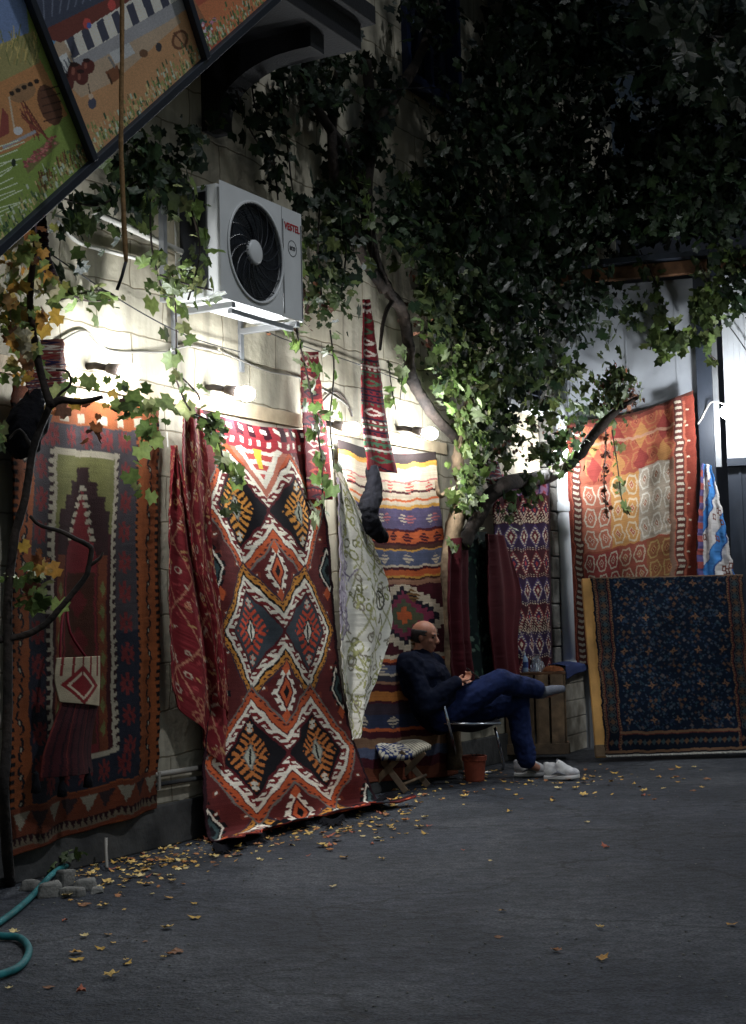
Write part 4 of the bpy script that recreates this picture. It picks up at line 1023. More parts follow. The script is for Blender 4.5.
    for k in range(40): E(560+rr.uniform(0,60), 60+rr.uniform(-10,60), rr.uniform(3,8), rr.uniform(3,8), rr.choice([S(60,96,80),S(206,190,200),S(190,120,150),S(90,120,60)]), Rt)
    # left panel
    c.put(L, S(128,150,58)); P([(-500,-500),(40,-300),(80,100),(20,130),(-500,260)], S(104,128,172), L); P([(-300,300),(-60,190),(110,170),(190,330),(40,430),(-200,520)], S(182,122,62), L)
    P([(-60,150),(90,90),(110,180),(0,235),(-80,250)], S(150,140,80), L)
    for k in range(60): x=rr.uniform(-20,110); y=rr.uniform(110,190); Ln(x,y,x+rr.uniform(-14,10),y-rr.uniform(18,46),3,rr.choice([S(190,170,90),S(150,130,60),S(110,116,60)]),L)
    E(60,268,40,26,S(150,110,70),L,-.4); 
    for k in range(5): E(28+k*18,270-k*9,8,7,S(50,40,34),L)
    E(138,302,32,62,S(98,62,42),L,-.35)
    for k in range(5): Ln(112+k*2,262+k*22,168+k*2,246+k*22,4,S(66,42,32),L)
    for k in range(9): Ln(60+rr.uniform(-10,10),290+k*6,96+rr.uniform(-6,40),400+rr.uniform(-14,10),4,rr.choice([S(130,60,44),S(96,50,38)]),L)
    Ln(20,280,36,380,5,S(190,170,140),L); E(46,378,14,12,S(196,196,196),L); P([(0,310),(18,335),(20,385),(-10,400)],S(140,60,50),L)
    for k in range(16): E(4+k*6,425-k*3,5,5,S(150,150,156),L)
    P([(60,470),(140,395),(168,412),(74,500)], S(120,110,60), L)
    for k in range(70): t=rr.random(); E(66+t*92+rr.uniform(-6,6),474-t*76+rr.uniform(-12,16),4.5,3.5,rr.choice([S(170,84,80),S(140,70,64),S(190,110,100)]),L)
    for k in range(60): x=rr.uniform(105,248); y=560-(x-105)*.72+rr.uniform(-10,10); Ln(x,y,x-rr.uniform(4,16),y-rr.uniform(30,64),3.4,rr.choice([S(110,76,40),S(140,100,50),S(84,62,36)]),L)
    for k in range(14): y=430+k*16; Ln(-30,y,rr.uniform(20,70),y-rr.uniform(20,50),3,S(206,216,180),L)
    E(32,470,7,12,S(40,50,40),L)
    # planting along the lower edge
    for k in range(1500):
        a = rr.uniform(0, LEN); b_ = abs(rr.gauss(0,.045)); col = rr.choice([S(60,84,56),S(80,104,60),S(120,136,70),S(150,150,80),S(196,176,110),S(180,190,160)])
        i0 = int((1-b_/HGT)*399); j0 = int(a/LEN*819); h_ = rr.randint(1,7); c.c[max(0,i0-h_):i0+1, j0:j0+rr.randint(1,3)] = col
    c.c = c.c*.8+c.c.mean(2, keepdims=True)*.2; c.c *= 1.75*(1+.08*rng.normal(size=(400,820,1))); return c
cp = picture()
sheet('picture', [sgp(0.03,HGT,.006), sgp(0.03,0,.006)], [sgp(LEN-.03,HGT,.006), sgp(LEN-.03,0,.006)], cp, (0,0,0), lambda U,V: 0*U, M['print'], parent=sg, solid=0)
# struts holding the sign off the wall
for a in (.4, LEN-.15):
    for b_, dz in ((.1,.1),(HGT-.1,.3)):
        q = sgp(a, b_, -.06); w_ = q - WN*((q-W0).dot(WN)); MB().tube([q, w_+Z*dz], .022, 8).build('strut', M['dark_frame'], sg, smooth=True)
# ------------------------------------------------------------------ furniture near the man
# folding stool
YS = 11.0
def st_(x, y, dy=0): return at(x, y, YS+dy)
stool = empty('folding_stool', onground(388,786), 'low folding wooden stool with a blue and cream woven seat', 'stool')
legs = [((376,752,-.02),(406,790,-.12)),((404,752,-.10),(366,786,-.05)),((398,750,.22),(428,779,.22)),((424,752,.18),(392,778,.26))]
for a, b_ in legs:
    p = st_(*a); q = st_(*b_); q.z = .012
    d = (q-p).normalized(); sx = d.cross(Vector((0,1,0))).normalized(); MB().box((p+q)/2, (.045,.022,(q-p).length), (sx, d.cross(sx), d)).build('leg', M['grey_wood'], stool, bevel=.003)
for a, b_ in (((368,780,-.06),(394,773,.22)),((404,784,-.1),(426,775,.2))):
    p, q = st_(*a), st_(*b_); MB().tube([p, q], .011, 6).build('stretcher', M['grey_wood'], stool, smooth=True)
cs = Cv(110, 70, .7, S(206,196,170)); n_ = sin(cs.U*38+2*sin(cs.Y*20))*sin(cs.Y*45+2*sin(cs.U*17))
cs.put((n_>-.1)&(cs.U<.66), S(44,60,110)); cs.put((cs.U>=.66)&(fr_(cs.U*22)<.4), S(120,116,104)); cs.put((cs.U<.66)&(np.abs(cs.U-.33)/.3+np.abs(cs.V-.5)/.45<1)&(n_<.3), S(214,204,180)); cs.wear(.12)
A_, B_, C_, D_ = st_(364,740,.05), st_(382,762,-.2), st_(409,745,.22), st_(431,750,-.02)
sheet('seat_cushion', [A_, (A_+B_)/2+Z*.005, B_], [C_, (C_+D_)/2, D_], cs, (0,0,1), lambda U,V: .02*sin(V*PI)-.035*np.sin(U*PI)**2+.02, M['weave'], parent=stool, solid=.035)
# folding chair
ch = empty('folding_chair', onground(470,775), 'folding camp chair with bent steel tube legs under the seated man', 'chair')
def c_(x, y, Y): return at(x, y, Y)
fl = lambda p: Vector((p.x, p.y, .012))
L1 = [c_(428,640+24,11.30), c_(436,680,11.24), c_(442,698,11.18), c_(452,738,11.22), fl(onground(459,770)), fl(onground(466,775)), fl(onground(490,774)), fl(onground(503,770)), c_(500,748,11.52), c_(495,728,11.5)]
MB().tube(smooth_path(L1,4), .0125, 8).build('leg_frame', M['chrome'], ch, smooth=True)
L2 = [c_(404,672,11.62), c_(414,700,11.68), c_(424,722,11.75), c_(440,750,11.8), fl(onground(448,762))]
MB().tube(smooth_path(L2,4), .0125, 8).build('leg_frame', M['chrome'], ch, smooth=True)
L3 = [c_(436,692,11.35), c_(430,708,11.5), c_(420,736,11.6), fl(onground(410,770))]
MB().tube(smooth_path(L3,4), .0115, 8).build('leg_frame', M['chrome'], ch, smooth=True)
s0_, s1_, s2_, s3_ = c_(444,722,11.22), c_(500,722,11.20), c_(432,718,11.72), c_(496,717,11.74)
cs = Cv(40,40,1,S(34,34,38)); cs.put(cs.U>2,(0,0,0)); cs.wear(.1)
sheet('seat', [s2_, s0_], [s3_, s1_], cs, (0,0,1), lambda U,V: -.06*sin(V*PI)*sin(U*PI)-.02*sin(U*PI), M['silk'], parent=ch, solid=.03)
MB().tube([s0_-Z*.01, (s0_+s1_)/2-Z*.015, s1_-Z*.01, s3_-Z*.01], .0115, 8).build('seat_rail', M['chrome'], ch, smooth=True)
b0, b1, b2, b3 = c_(411,664,11.66), c_(430,663,11.28), c_(424,712,11.70), c_(441,708,11.26)
cs = Cv(40,40,1,S(34,34,38)); cs.wear(.1)
sheet('backrest', [b0, b2], [b1, b3], cs, (-1,0,0), lambda U,V: .05*sin(U*PI)+.02, M['silk'], parent=ch, solid=.015)
# pot
pc = onground(475,781); k = 1
pot = empty('plant_pot', pc, 'small terracotta plastic plant pot on the asphalt under the chair', 'plant pot')
MB().lathe(pc, [(0,.0),(.068,0),(.072,.01),(.086,.155),(.094,.157),(.096,.19),(.090,.195),(.084,.193),(.080,.165),(0,.163)], Z, 28).build('pot_body', M['terracotta'], pot, smooth=False)
MB().lathe(pc+Z*.17, [(0,.012),(.05,.008),(.081,0)], Z, 20).build('soil', M['soil'], pot, smooth=True)
tw_ = MB()
for i in range(5): a=random.uniform(0,6.28); tw_.tube([pc+Z*.17, pc+Vector((.03*math.cos(a),.03*math.sin(a),.21))], .0025, 4)
tw_.build('stems', M['bark'], pot)
# crate table made of pallet wood
def quadbox(name, mat, parent, c, w, d, h, rot, **kw): pass
crot = R(-4); cx = (Vector((math.cos(crot), math.sin(crot), 0)), Vector((-math.sin(crot), math.cos(crot), 0)), Z)
# crate: right front corner on ground at px (566,754)
Fr = onground(567,760); W_, D_c, H_c = .52, .30, .74
ctr = Fr - cx[0]*(W_/2) + cx[1]*(D_c/2)
crate = empty('slatted_crate', (ctr.x, ctr.y, 0), 'weathered slatted wooden crate used as a side table, right of the seated man', 'crate')
fp = MB()
def cb(x, y, z, sx, sy, sz, m_=None): (m_ or fp).box(ctr + cx[0]*x + cx[1]*y + Z*z, (sx, sy, sz), cx)
for i in range(4): cb(-W_/2+.065+i*.13, -D_c/2, .39, .112, .02, .68)
fp.build('front_slats', M['grey_wood'], crate, bevel=.003); fp = MB()
for i in range(4): cb(-W_/2+.065+i*.13, D_c/2, .36, .1, .02, .60)
fp.build('back_slats', M['grey_wood'], crate, bevel=.003)
fp = MB()
for sx_ in (W_/2, -W_/2):
    fp = MB()
    for i in range(3): cb(sx_, -D_c/2+.055+i*.095, .39, .02, .08, .68)
    fp.build('side_slats', M['grey_wood'], crate, bevel=.003)
fp = MB()
for z_ in (.10,): cb(0, -D_c/2-.02, z_, W_+.04, .02, .09)
cb(W_/2+.021, 0, .10, .02, D_c, .09)
fp.build('bottom_rail', M['grey_wood'], crate, bevel=.003)
fp = MB()
for i in range(3): cb(0, -D_c/2+.05+i*.1, .742, W_+.03, .095, .022)
fp.build('top_boards', M['brown_wood'], crate, bevel=.003)
def top(x, y, z=0): return ctr + cx[0]*x + cx[1]*y + Z*(.754+z)
# things on the crate
def crumple(cx_, cy_, rx, ry, h, mat, name, label, cat):
    n = 26; U,V = np.meshgrid(np.linspace(-1,1,n), np.linspace(-1,1,n)); rr_ = np.random.default_rng(int(cx_*1000)%97+3)
    Zz = h*np.clip(1-(U**2+V**2)**1.0,0,1)**.5*(.55+.9*rr_.random((n,n)))+.004
    X = cx_+U*rx*(1-.25*V**2); Yy = cy_+V*ry*(1-.2*U**2)
    P = [top(a, b_, c) for a, b_, c in zip(X.ravel(), Yy.ravel(), Zz.ravel())]
    idx = np.arange(n*n).reshape(n,n); f = np.stack([idx[:-1,:-1],idx[:-1,1:],idx[1:,1:],idx[1:,:-1]],-1).reshape(-1,4)
    o = link_mesh(name, [list(p) for p in P], f, mat, None, smooth=False); tag(o, label, cat); return o
crumple(-.19,-.03,.09,.10,.07,M['foil'],'foil_wrap','crumpled silver foil wrapping on the crate nearer the man','foil')
crumple(.03,.02,.08,.09,.10,M['foil'],'foil_wrap','crumpled clear and silver bag behind the bottle on the crate','foil')
crumple(.17,.0,.10,.13,.035,M['brown_cloth'],'brown_cloth','folded brown cloth on the right end of the crate','cloth')
bt = top(-.075,-.08)
bot = empty('water_bottle', bt, 'small clear plastic water bottle with a blue label on the crate', 'bottle')
MB().lathe(bt, [(0,0),(.03,0),(.033,.008),(.033,.10),(.028,.125),(.013,.145),(.013,.155)], Z, 16).build('bottle_body', M['plastic_clear'], bot, smooth=True)
MB().lathe(bt, [(.0338,.04),(.0338,.09)], Z, 16).build('bottle_label', M['blue_cloth'], bot, smooth=True)
MB().lathe(bt, [(.0145,.150),(.0145,.168),(0,.168)], Z, 12).build('cap', M['white_panel'], bot)
# white plank box with blue cloth
bxc = onground(590,742); by = R(55); bx = (Vector((math.cos(by), math.sin(by), 0)), Vector((-math.sin(by), math.cos(by), 0)), Z)
e1, e2 = onground(569,754), onground(590,747.5)
bx0 = (e2-e1).normalized(); bx1 = Vector((-bx0.y, bx0.x, 0)); LB = (e2-e1).length+.05; WB = .5
bc = e1 + bx0*(LB/2+.02) + bx1*(WB/2+.02)
box = empty('plank_box', (bc.x, bc.y, 0), 'worn white plank chest under a blue cloth, behind the slatted crate', 'chest')
q = MB()
for i in range(5): q.box(bc + Z*(.075+i*.155), (LB, WB, .148), (bx0, bx1, Z))
q.build('planks', M['white_wood'], box, bevel=.004)
nc = Cv(60,60,1,S(62,78,128)); nc.wear(.08)
cl_a = bc - bx0*(LB/2+.06) + bx1*(WB/2+.02); cl_b = bc - bx0*(LB/2+.06) - bx1*(WB/2+.03); cl_c = bc + bx0*(LB/2+.03) + bx1*(WB/2+.02); cl_d = bc + bx0*(LB/2+.03) - bx1*(WB/2+.03)
zt = .79
sheet('blue_cloth', [cl_a+Z*zt, cl_b+Z*zt, cl_b+Z*(zt-.13)-bx1*.01], [cl_c+Z*zt, cl_d+Z*zt, cl_d+Z*(zt-.06)-bx1*.01], nc, (0,0,1), lambda U,V: .008+.006*sin(U*9+V*5)+.004*sin(V*21), M['silk'],
      'plain blue cloth spread over the white plank chest', 'cloth', smoothn=1, solid=.006)

# ------------------------------------------------------------------ the seated man
YM = 11.42
def mp_(x, y, dy=0.0): return at(x, y, YM+dy)
def capsule(mb, pts, rs, n=12): 
    pts = [Vector(p) for p in pts]; mb.tube(smooth_path(pts,4) if len(pts)>2 else pts, list(np.interp(np.linspace(0,len(pts)-1,(len(pts)-1)*4+1 if len(pts)>2 else len(pts)), range(len(pts)), rs)), n)
    mb.ell(pts[0], (rs[0],)*3); mb.ell(pts[-1], (rs[-1],)*3)
J = dict(pel=mp_(441,712), wst=mp_(432,698), chs=mp_(424,680), nk=mp_(419,658), shR=mp_(409,667,-.20), shL=mp_(430,666,.20), elR=mp_(427,704,-.27), elL=mp_(452,704,.22),
         wrR=mp_(458,681,-.20), wrL=mp_(462,684,.06), hipR=mp_(443,715,-.10), hipL=mp_(445,717,.12), knR=mp_(500,681,-.12), knL=mp_(518,702,.12),
         anR=mp_(541,690,.12), anL=mp_(526,756,.16))
man = empty('person', onground(470,779), 'seated balding man in a navy jacket and jeans, legs crossed, looking at a phone', 'person')
H = mp_(425,637)
f_ = Vector((.90,-.40,-.13)).normalized(); sd = f_.cross(Z).normalized(); u_ = sd.cross(f_).normalized(); hx = (f_, sd, u_)
if u_.z < 0: u_ = -u_
def hp(a, b_, c): return H + f_*a + sd*b_ + u_*c
bd = MB()
bd.ell(hp(-.012,0,.032), (.100,.077,.090), hx, 20, 14); bd.ell(hp(.030,0,-.028), (.060,.058,.085), hx, 16, 10)
bd.ell(hp(.052,0,-.092), (.030,.034,.024), hx); bd.ell(hp(.02,0,-.07), (.06,.052,.04), hx)
bd.tube([hp(.085,0,.02), hp(.104,0,-.012), hp(.112,0,-.030)], [.009,.012,.016], 8); bd.ell(hp(.102,0,-.034), (.015,.019,.010), hx)
bd.ell(hp(.078,0,.028), (.014,.050,.011), hx); bd.ell(hp(.084,0,-.061), (.012,.024,.006), hx); bd.ell(hp(.082,0,-.074), (.012,.021,.007), hx)
for sg_ in (-1,1):
    bd.ell(hp(-.004,.077*sg_,-.004), (.018,.010,.033), hx); bd.ell(hp(.058,.034*sg_,-.022), (.026,.024,.022), hx)
capsule(bd, [J['nk']-Z*.03, hp(-.02,0,-.07)], [.062,.056])
capsule(bd, [J['pel'], J['wst'], J['chs'], J['nk']-Z*.03], [.13,.12,.13,.07])
for a,b_,c,r in (('shR','elR','wrR',(.052,.040,.027)),('shL','elL','wrL',(.052,.040,.027))): capsule(bd, [J['chs'], J[a]], [.08,r[0]]); capsule(bd, [J[a], J[b_]], r[:2]); capsule(bd, [J[b_], J[c]], r[1:])
for a,b_,c,r in (('hipR','knR','anR',(.078,.055,.036)),('hipL','knL','anL',(.078,.055,.036))): capsule(bd, [J[a], J[b_]], r[:2]); capsule(bd, [J[b_], J[c]], r[1:])
# feet
toeR = mp_(562,689,.06); capsule(bd, [J['anR'], J['anR']+Vector((.03,0,-.03)), toeR], [.035,.036,.024])
toeL = onground(545,776)+Z*.03; capsule(bd, [J['anL'], J['anL']-Z*.04, toeL], [.035,.036,.024])
# hands around the phone
ph_c = mp_(473,679,-.10)
def hand(wr, tgt, side):
    d = (tgt-wr).normalized(); s_ = d.cross(Z).normalized()*side; n_ = s_.cross(d).normalized()
    pc_ = wr + d*.045; bd.ell(pc_, (.045,.038,.017), (d, s_, n_), 12, 8)
    for i,(o_,L) in enumerate(((-.028,.058),(-.010,.068),(.009,.064),(.027,.050))):
        b0_ = wr + d*.078 + s_*o_; m1 = b0_ + d*L*.45 + n_*.010; m2 = m1 + d*L*.25 + n_*(.026); m3 = m2 - d*.008 + n_*.022
        bd.tube([b0_-d*.02, b0_, m1, m2, m3], [.011,.0105,.0098,.009,.0075], 8); bd.ell(m3, (.0075,)*3, None, 8, 6)
    t0 = wr + d*.025 - s_*.030; bd.tube([t0, t0 + d*.025 - s_*.016 + n_*.012, t0 + d*.048 - s_*.010 + n_*.030, t0+d*.062+n_*.040], [.014,.012,.0105,.008], 8)
hand(J['wrR'], ph_c+Vector((0,0,.0)), 1); hand(J['wrL'], ph_c+Vector((-.0,.03,.0)), -1)
bo = bd.build('body', M['skin'], man, smooth=True); remesh(bo, .0075, 2)
hr = MB()
hr.ell(hp(-.012,0,.030), (.1045,.0815,.092), hx, 48, 36)
_k = []
for f in hr.f:
    c_v = sum((Vector(hr.v[i]) for i in f), Vector())/len(f) - H; a_, c_ = c_v.dot(f_), c_v.dot(u_); b_ = abs(c_v.dot(sd))
    if -.075 < c_ < .052+.1*(-.03-a_ if a_>-.09 else .06)*.2 and a_ < (.034 if c_ > .012 else -.014): _k.append(f)
hr.f = _k
ho = hr.build('hair', M['hair'], man, smooth=True, solid=.006)
for sg_ in (-1,1): MB().ell(hp(.079,.031*sg_,.006), (.010,.015,.008), hx, 10, 6).build('eye', M['eye'], man, smooth=True)
for sg_ in (-1,1): MB().ell(hp(.090,.031*sg_,.030), (.005,.021,.004), hx, 10, 6).build('eyebrow', M['hair'], man, smooth=True)
# jacket
jk = MB()
capsule(jk, [J['pel']+Vector((-.02,0,.02)), J['wst'], J['chs'], J['nk']-Z*.06], [.185,.195,.20,.14], 16)
jk.ell(J['chs']+Vector((0,0,.03)), (.19,.27,.15)); jk.ell(J['wst']+Vector((.04,0,0)), (.22,.25,.16)); jk.ell(J['pel']+Vector((.03,0,.06)), (.18,.21,.11))
for a,b_,c in (('shR','elR','wrR'),('shL','elL','wrL')):
    capsule(jk, [J['chs']+(J[a]-J['chs'])*.5, J[a]], [.12,.10])
    capsule(jk, [J[a], J[a].lerp(J[b_],.5)+Vector((-.01,0,-.01)), J[b_]], [.115,.105,.092]); capsule(jk, [J[b_], J[b_].lerp(J[c],.45), J[c]-(J[c]-J[b_]).normalized()*.03], [.092,.078,.052])
# folds
for i in range(4):
    p_ = J['shR'].lerp(J['elR'], .25+.2*i); jk.ell(p_+Vector((.0,-.03,0)), (.075,.05,.018))
for i in range(4): p_ = J['wst'].lerp(J['chs'], i/3.); jk.ell(p_+Vector((.05,-.04,0)), (.13,.16,.022))
jk.lathe(J['nk']-Z*.05, [(.13,0),(.105,.04),(.092,.095),(.076,.098),(.070,.03)], (f_*.3+Z).normalized(), 20)
jo = jk.build('jacket', M['jacket'], man, smooth=True); remesh(jo, .010, 3); wrinkle(jo, .11, .045)
jn = MB()
capsule(jn, [J['pel']+Vector((-.02,0,-.0)), J['pel']+Vector((.06,0,-.01))], [.145,.13], 16)
capsule(jn, [J['hipR'], J['hipR'].lerp(J['knR'],.5)+Z*.0, J['knR']], [.125,.112,.092]); capsule(jn, [J['knR'], J['knR'].lerp(J['anR'],.4)-Z*.008, J['anR']-(J['anR']-J['knR'])*.10], [.092,.086,.068])
capsule(jn, [J['hipL'], J['hipL'].lerp(J['knL'],.5), J['knL']], [.125,.112,.09]); capsule(jn, [J['knL'], J['knL'].lerp(J['anL'],.45)-Vector((.012,0,0)), J['anL']-Z*.02], [.09,.086,.076])
for i in range(3): jn.ell(J['anL']+Z*(-.01+.035*i), (.082,.080,.014))
for i in range(3): jn.ell(J['knR'].lerp(J['hipR'], .1+.12*i), (.03,.075,.072))
no_ = jn.build('jeans', M['jeans'], man, smooth=True); remesh(no_, .010, 3); wrinkle(no_, .08, .028)
sk = MB(); a_ = J['anR']; capsule(sk, [a_-(a_-J['knR'])*.1, a_+Vector((.015,0,-.012))], [.043,.045]); capsule(sk, [a_+Vector((.0,0,-.028)), a_.lerp(toeR,.5)+Z*-.006, toeR], [.041,.040,.030]); 
so = sk.build('sock', M['sock'], man, smooth=True); remesh(so, .008, 3)
def shoe(base, d, parent, empty_=False):
    d = Vector((d.x,d.y,0)).normalized(); s_ = Vector((-d.y,d.x,0)); X_ = (d, s_, Z)
    so_ = MB(); n=16; L=.29
    outline = [(-.135,.0),(-.128,.030),(-.09,.038),(-.02,.034),(.06,.045),(.115,.038),(.145,.016),(.150,0),(.145,-.020),(.115,-.040),(.06,-.047),(-.02,-.036),(-.09,-.038),(-.128,-.030)]
    so_.prism([base + d*a + s_*b_ + Z*(.004+max(0,a-.09)*.25) for a,b_ in outline], Z*.030); so_.build('sole', M['sole'], parent, bevel=.007, smooth=True)
    up_ = MB()
    up_.ell(base+d*.085+Z*.048, (.066,.042,.034), X_, 16, 10); up_.ell(base+d*.03+Z*.058, (.075,.040,.042), X_, 16, 10); up_.ell(base-d*.075+Z*.060, (.060,.038,.048), X_, 16, 10)
    up_.tube([base-d*.105+Z*.05, base-d*.118+Z*.112], [.03,.018], 10)
    up_.tube([base+d*.06+Z*.05, base+d*.0+Z*.09, base-d*.03+Z*.105], [.038,.034,.030], 12)
    up_.ell(base-d*.07+Z*.085, (.055,.034,.028), X_, 14, 8)
    up_.v = [(v_[0], v_[1], base.z+(v_[2]-base.z)*1.18) for v_ in up_.v]
    uo = up_.build('upper', M['shoe'], parent, smooth=True); remesh(uo, .006, 2)
    if empty_: MB().ell(base-d*.068+Z*.108, (.040,.023,.010), X_, 14, 6).build('opening', M['black_cloth'], uo, smooth=True)
    to = MB().ell(base-d*.055+d*.03+Z*.112, (.028,.020,.016), X_, 10, 6); to.build('tongue', M['shoe_grey'], uo, smooth=True)
    lc = MB()
    for i in range(5): p = base+d*(.055-.02*i)+Z*(.100+.013*i); lc.tube([p - s_*.026-Z*.006, p+Z*.004, p + s_*.026-Z*.006], .0035, 5)
    lc.build('laces', M['shoe_grey'], uo, smooth=True)
    sw = MB()
    for sg_ in (-1,1): sw.tube([base - d*.06 + s_*.043*sg_+Z*.04, base - d*.01+s_*.044*sg_+Z*.065, base+d*.05+s_*.044*sg_+Z*.042], [.004,.010,.004], 5)
    sw.build('side_stripe', M['shoe_grey'], uo, smooth=True)
sb = onground(531,777); shoe(Vector((sb.x, sb.y, 0)), Vector((.95,-.3,0)), man)
sb = onground(561,780); ts = empty('trainer_shoe', sb, 'empty white trainer standing on the asphalt beside the shod foot of the man', 'shoe'); shoe(Vector((sb.x, sb.y, 0)), Vector((.90,-.42,0)), ts, True)
pa = (Vector((.35,-.2,.9)).normalized(),); pz = Vector((-.75,.1,.65)).normalized(); px_ = pz.cross(Vector((0,1,0))).normalized(); py_ = pz.cross(px_)
MB().box(ph_c+Vector((.012,-.0,.035)), (.010,.072,.145), (px_, py_, pz)).build('mobile_phone', M['phone'], None, bevel=.004, label='black mobile phone held in the hands of the seated man', cat='phone')

# ------------------------------------------------------------------ leaves and vines
_an = [(-90,.25),(-62,.8),(-35,.70),(-12,.90),(12,.70),(34,.95),(60,.70),(90,1.12),(120,.70),(146,.95),(168,.70),(192,.90),(215,.70),(242,.8)]
LT = np.array([[0,.05,0]]+[[r_*math.cos(R(a)), r_*math.sin(R(a)), 0] for a, r_ in _an]); LT[:,2] = -.22*(LT[:,0]**2)-.12*np.clip(LT[:,1],0,2)**2+.05
LF = np.array([[0, i, i%14+1] for i in range(1, 15)])
def leaves(name, P, nbias, size, cols, parent=None, mat=None, spread=.75, down=1.0, tpl=None, label=None, cat=None, group=None, kind=None):
    P = np.asarray(P, float); n = len(P); T = LT if tpl is None else tpl[0]; Fc = LF if tpl is None else tpl[1]
    nb_ = np.array(nbias, float); N = nb_ + spread*rng.normal(size=(n,3)); N /= np.linalg.norm(N, axis=1)[:,None]
    t = np.array([0,0,-down]) + .55*rng.normal(size=(n,3)); t -= N*np.sum(t*N,1)[:,None]; t /= np.linalg.norm(t, axis=1)[:,None]
    b_ = np.cross(t, N); sz = size*(.4+1.0*rng.random(n)**1.3); curl = rng.uniform(.3,2.2,n)
    V = (T[None,:,0,None]*b_[:,None,:] + T[None,:,1,None]*t[:,None,:] + (T[None,:,2]*curl[:,None])[:,:,None]*N[:,None,:])*sz[:,None,None] + P[:,None,:]
    Fa = (Fc[None] + (np.arange(n)*len(T))[:,None,None]).reshape(-1,3)
    c = np.array([cols[i] for i in rng.integers(0, len(cols), n)])*(.65+.7*rng.random((n,1)))
    cc_ = np.repeat(c[:,None,:], len(T), 1); cc_[:,0,:] *= 1.15
    o = link_mesh(name, V.reshape(-1,3), Fa, mat or M['leaf'], parent, col=cc_.reshape(-1,3), smooth=False)
    if parent is None: tag(o, label, cat, group)
    return o
GD = [(.011,.023,.010),(.015,.030,.012),(.010,.020,.010),(.022,.038,.014)]          # green darkened for unlit foliage, shade put into the leaf colour
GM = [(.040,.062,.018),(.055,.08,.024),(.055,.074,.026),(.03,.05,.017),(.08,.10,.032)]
GL = [(.13,.19,.05),(.17,.22,.07),(.10,.15,.045),(.20,.22,.09)]  # greens raised for hanging leaves, lamplight put into the colour
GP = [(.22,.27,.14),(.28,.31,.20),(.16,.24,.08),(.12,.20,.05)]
YL = [(.42,.26,.05),(.35,.18,.04),(.20,.20,.05),(.45,.34,.12),(.16,.07,.03),(.4,.35,.22)]
DR = [(.12,.035,.018),(.08,.03,.02),(.16,.06,.025),(.06,.03,.02)]
def blob(px, py, rx, ry, n, o0=.05, o1=.35, plane='w', yr=None):
    out = []
    while len(out) < n:
        a, b_ = random.uniform(-1,1), random.uniform(-1,1)
        if a*a+b_*b_ > 1: continue
        x, y = px+a*rx, py+b_*ry
        if plane == 'w': out.append(wl(x, y, random.uniform(o0,o1)))
        elif plane == 'b': out.append(bl(x, y, random.uniform(o0,o1)))
        else: out.append(at(x, y, random.uniform(*yr)))
    return out
def clump(px, py, rx, ry, nclump, per, rad, o0, o1, plane='w', yr=None):
    out = []; per = per*1.25
    for c in blob(px, py, rx, ry, nclump, o0, o1, plane, yr):
        k = int(per*random.uniform(.5,1.5)); 
        for _ in range(k): out.append(c + Vector([random.gauss(0, rad) for _ in range(3)]))
    return out
def strand(pts, per, jit, plane='w', off=.2):
    pts3 = [ (wl(x,y,off) if plane=='w' else bl(x,y,off) if plane=='b' else at(x,y,off)) for x,y in pts]; sp = smooth_path(pts3, 6); out = []
    for i in range(len(sp)-1):
        L = (sp[i+1]-sp[i]).length; k = L*per; k = int(k)+(random.random()<k-int(k))
        for _ in range(k): out.append(sp[i].lerp(sp[i+1], random.random())+Vector([random.gauss(0,jit) for _ in range(3)]))
    return out, sp
def outw(P, m_=.035):   # keep leaves outside of the wall
    r_ = []
    for p in P:
        p = Vector(p); d = (p-W0).dot(WN)
        if d < m_ and (p-W0).dot(WD) < S_END+2.2: p = p + WN*(m_-d+random.uniform(0,.05))
        r_.append(p)
    return r_
nWc = tuple(WN*1.0 + Vector((0,0,.35)))
# --- left sapling vine
vl = empty('young_vine', onground(10,884), 'thin bare stemmed vine with yellowing leaves climbing in front of the leftmost kilim', 'vine')
T = lambda pts, y=7.0: [at(a, b_, y) for a, b_ in pts]
stem = MB(); rr0 = lambda n,a,b_: list(np.linspace(a,b_,n))
def stm(pts, r0, r1, y=7.0, g=None):
    p = smooth_path(T(pts,y) if not isinstance(pts[0], Vector) else pts, 5); (g or stem).tube(p, rr0(len(p), r0, r1), 7, wob=.12)
base_l = Vector(onground(10,886)); 
stm([base_l, at(4,800,7.0), at(7,740,7.0), at(8,660,7.0), at(8,600,7.0), at(14,540,7.0), at(25,500,7.0), at(33,450,7.0), at(50,405,7.0)], .028, .017)
stm([(50,405),(62,400),(80,402),(103,397)], .022, .010); stm([(50,405),(38,360),(30,300),(34,240),(20,180)], .02,.012, 6.95)
stm([(-20,646),(0,640),(22,636),(40,628),(52,618),(62,606),(74,592),(86,576),(90,562),(92,549)], .018, .012); stm([(92,549),(88,545),(74,538),(60,531),(48,528),(38,524),(30,516)], .013,.008); stm([(88,567),(100,558),(103,552)], .01,.004)
stm([(33,450),(20,430),(8,440)], .01,.005); stm([(45,418),(58,396),(70,385),(68,372),(56,370)], .008,.004)
stem.build('trunk', M['bark'], vl, smooth=True)
Pl = clump(26,300,22,70,16,7,.05,0,0,'y',(6.8,7.2))+clump(18,250,20,40,8,6,.05,0,0,'y',(6.8,7.2))
leaves('yellow_leaves', Pl, (0.2,-1,.2), .048, YL+GL[:2], vl)
Pg = clump(100,385,45,12,5,3,.04,0,0,'y',(7,7.3))+clump(140,410,14,12,6,5,.05,0,0,'y',(7.2,7.5))+clump(32,600,14,35,7,4,.04,0,0,'y',(6.9,7.1))+strand([(141,415),(143,450),(140,500)],26,.03,'y',7.4)[0]+clump(8,440,8,40,3,2,.03,0,0,'y',(6.9,7.0))
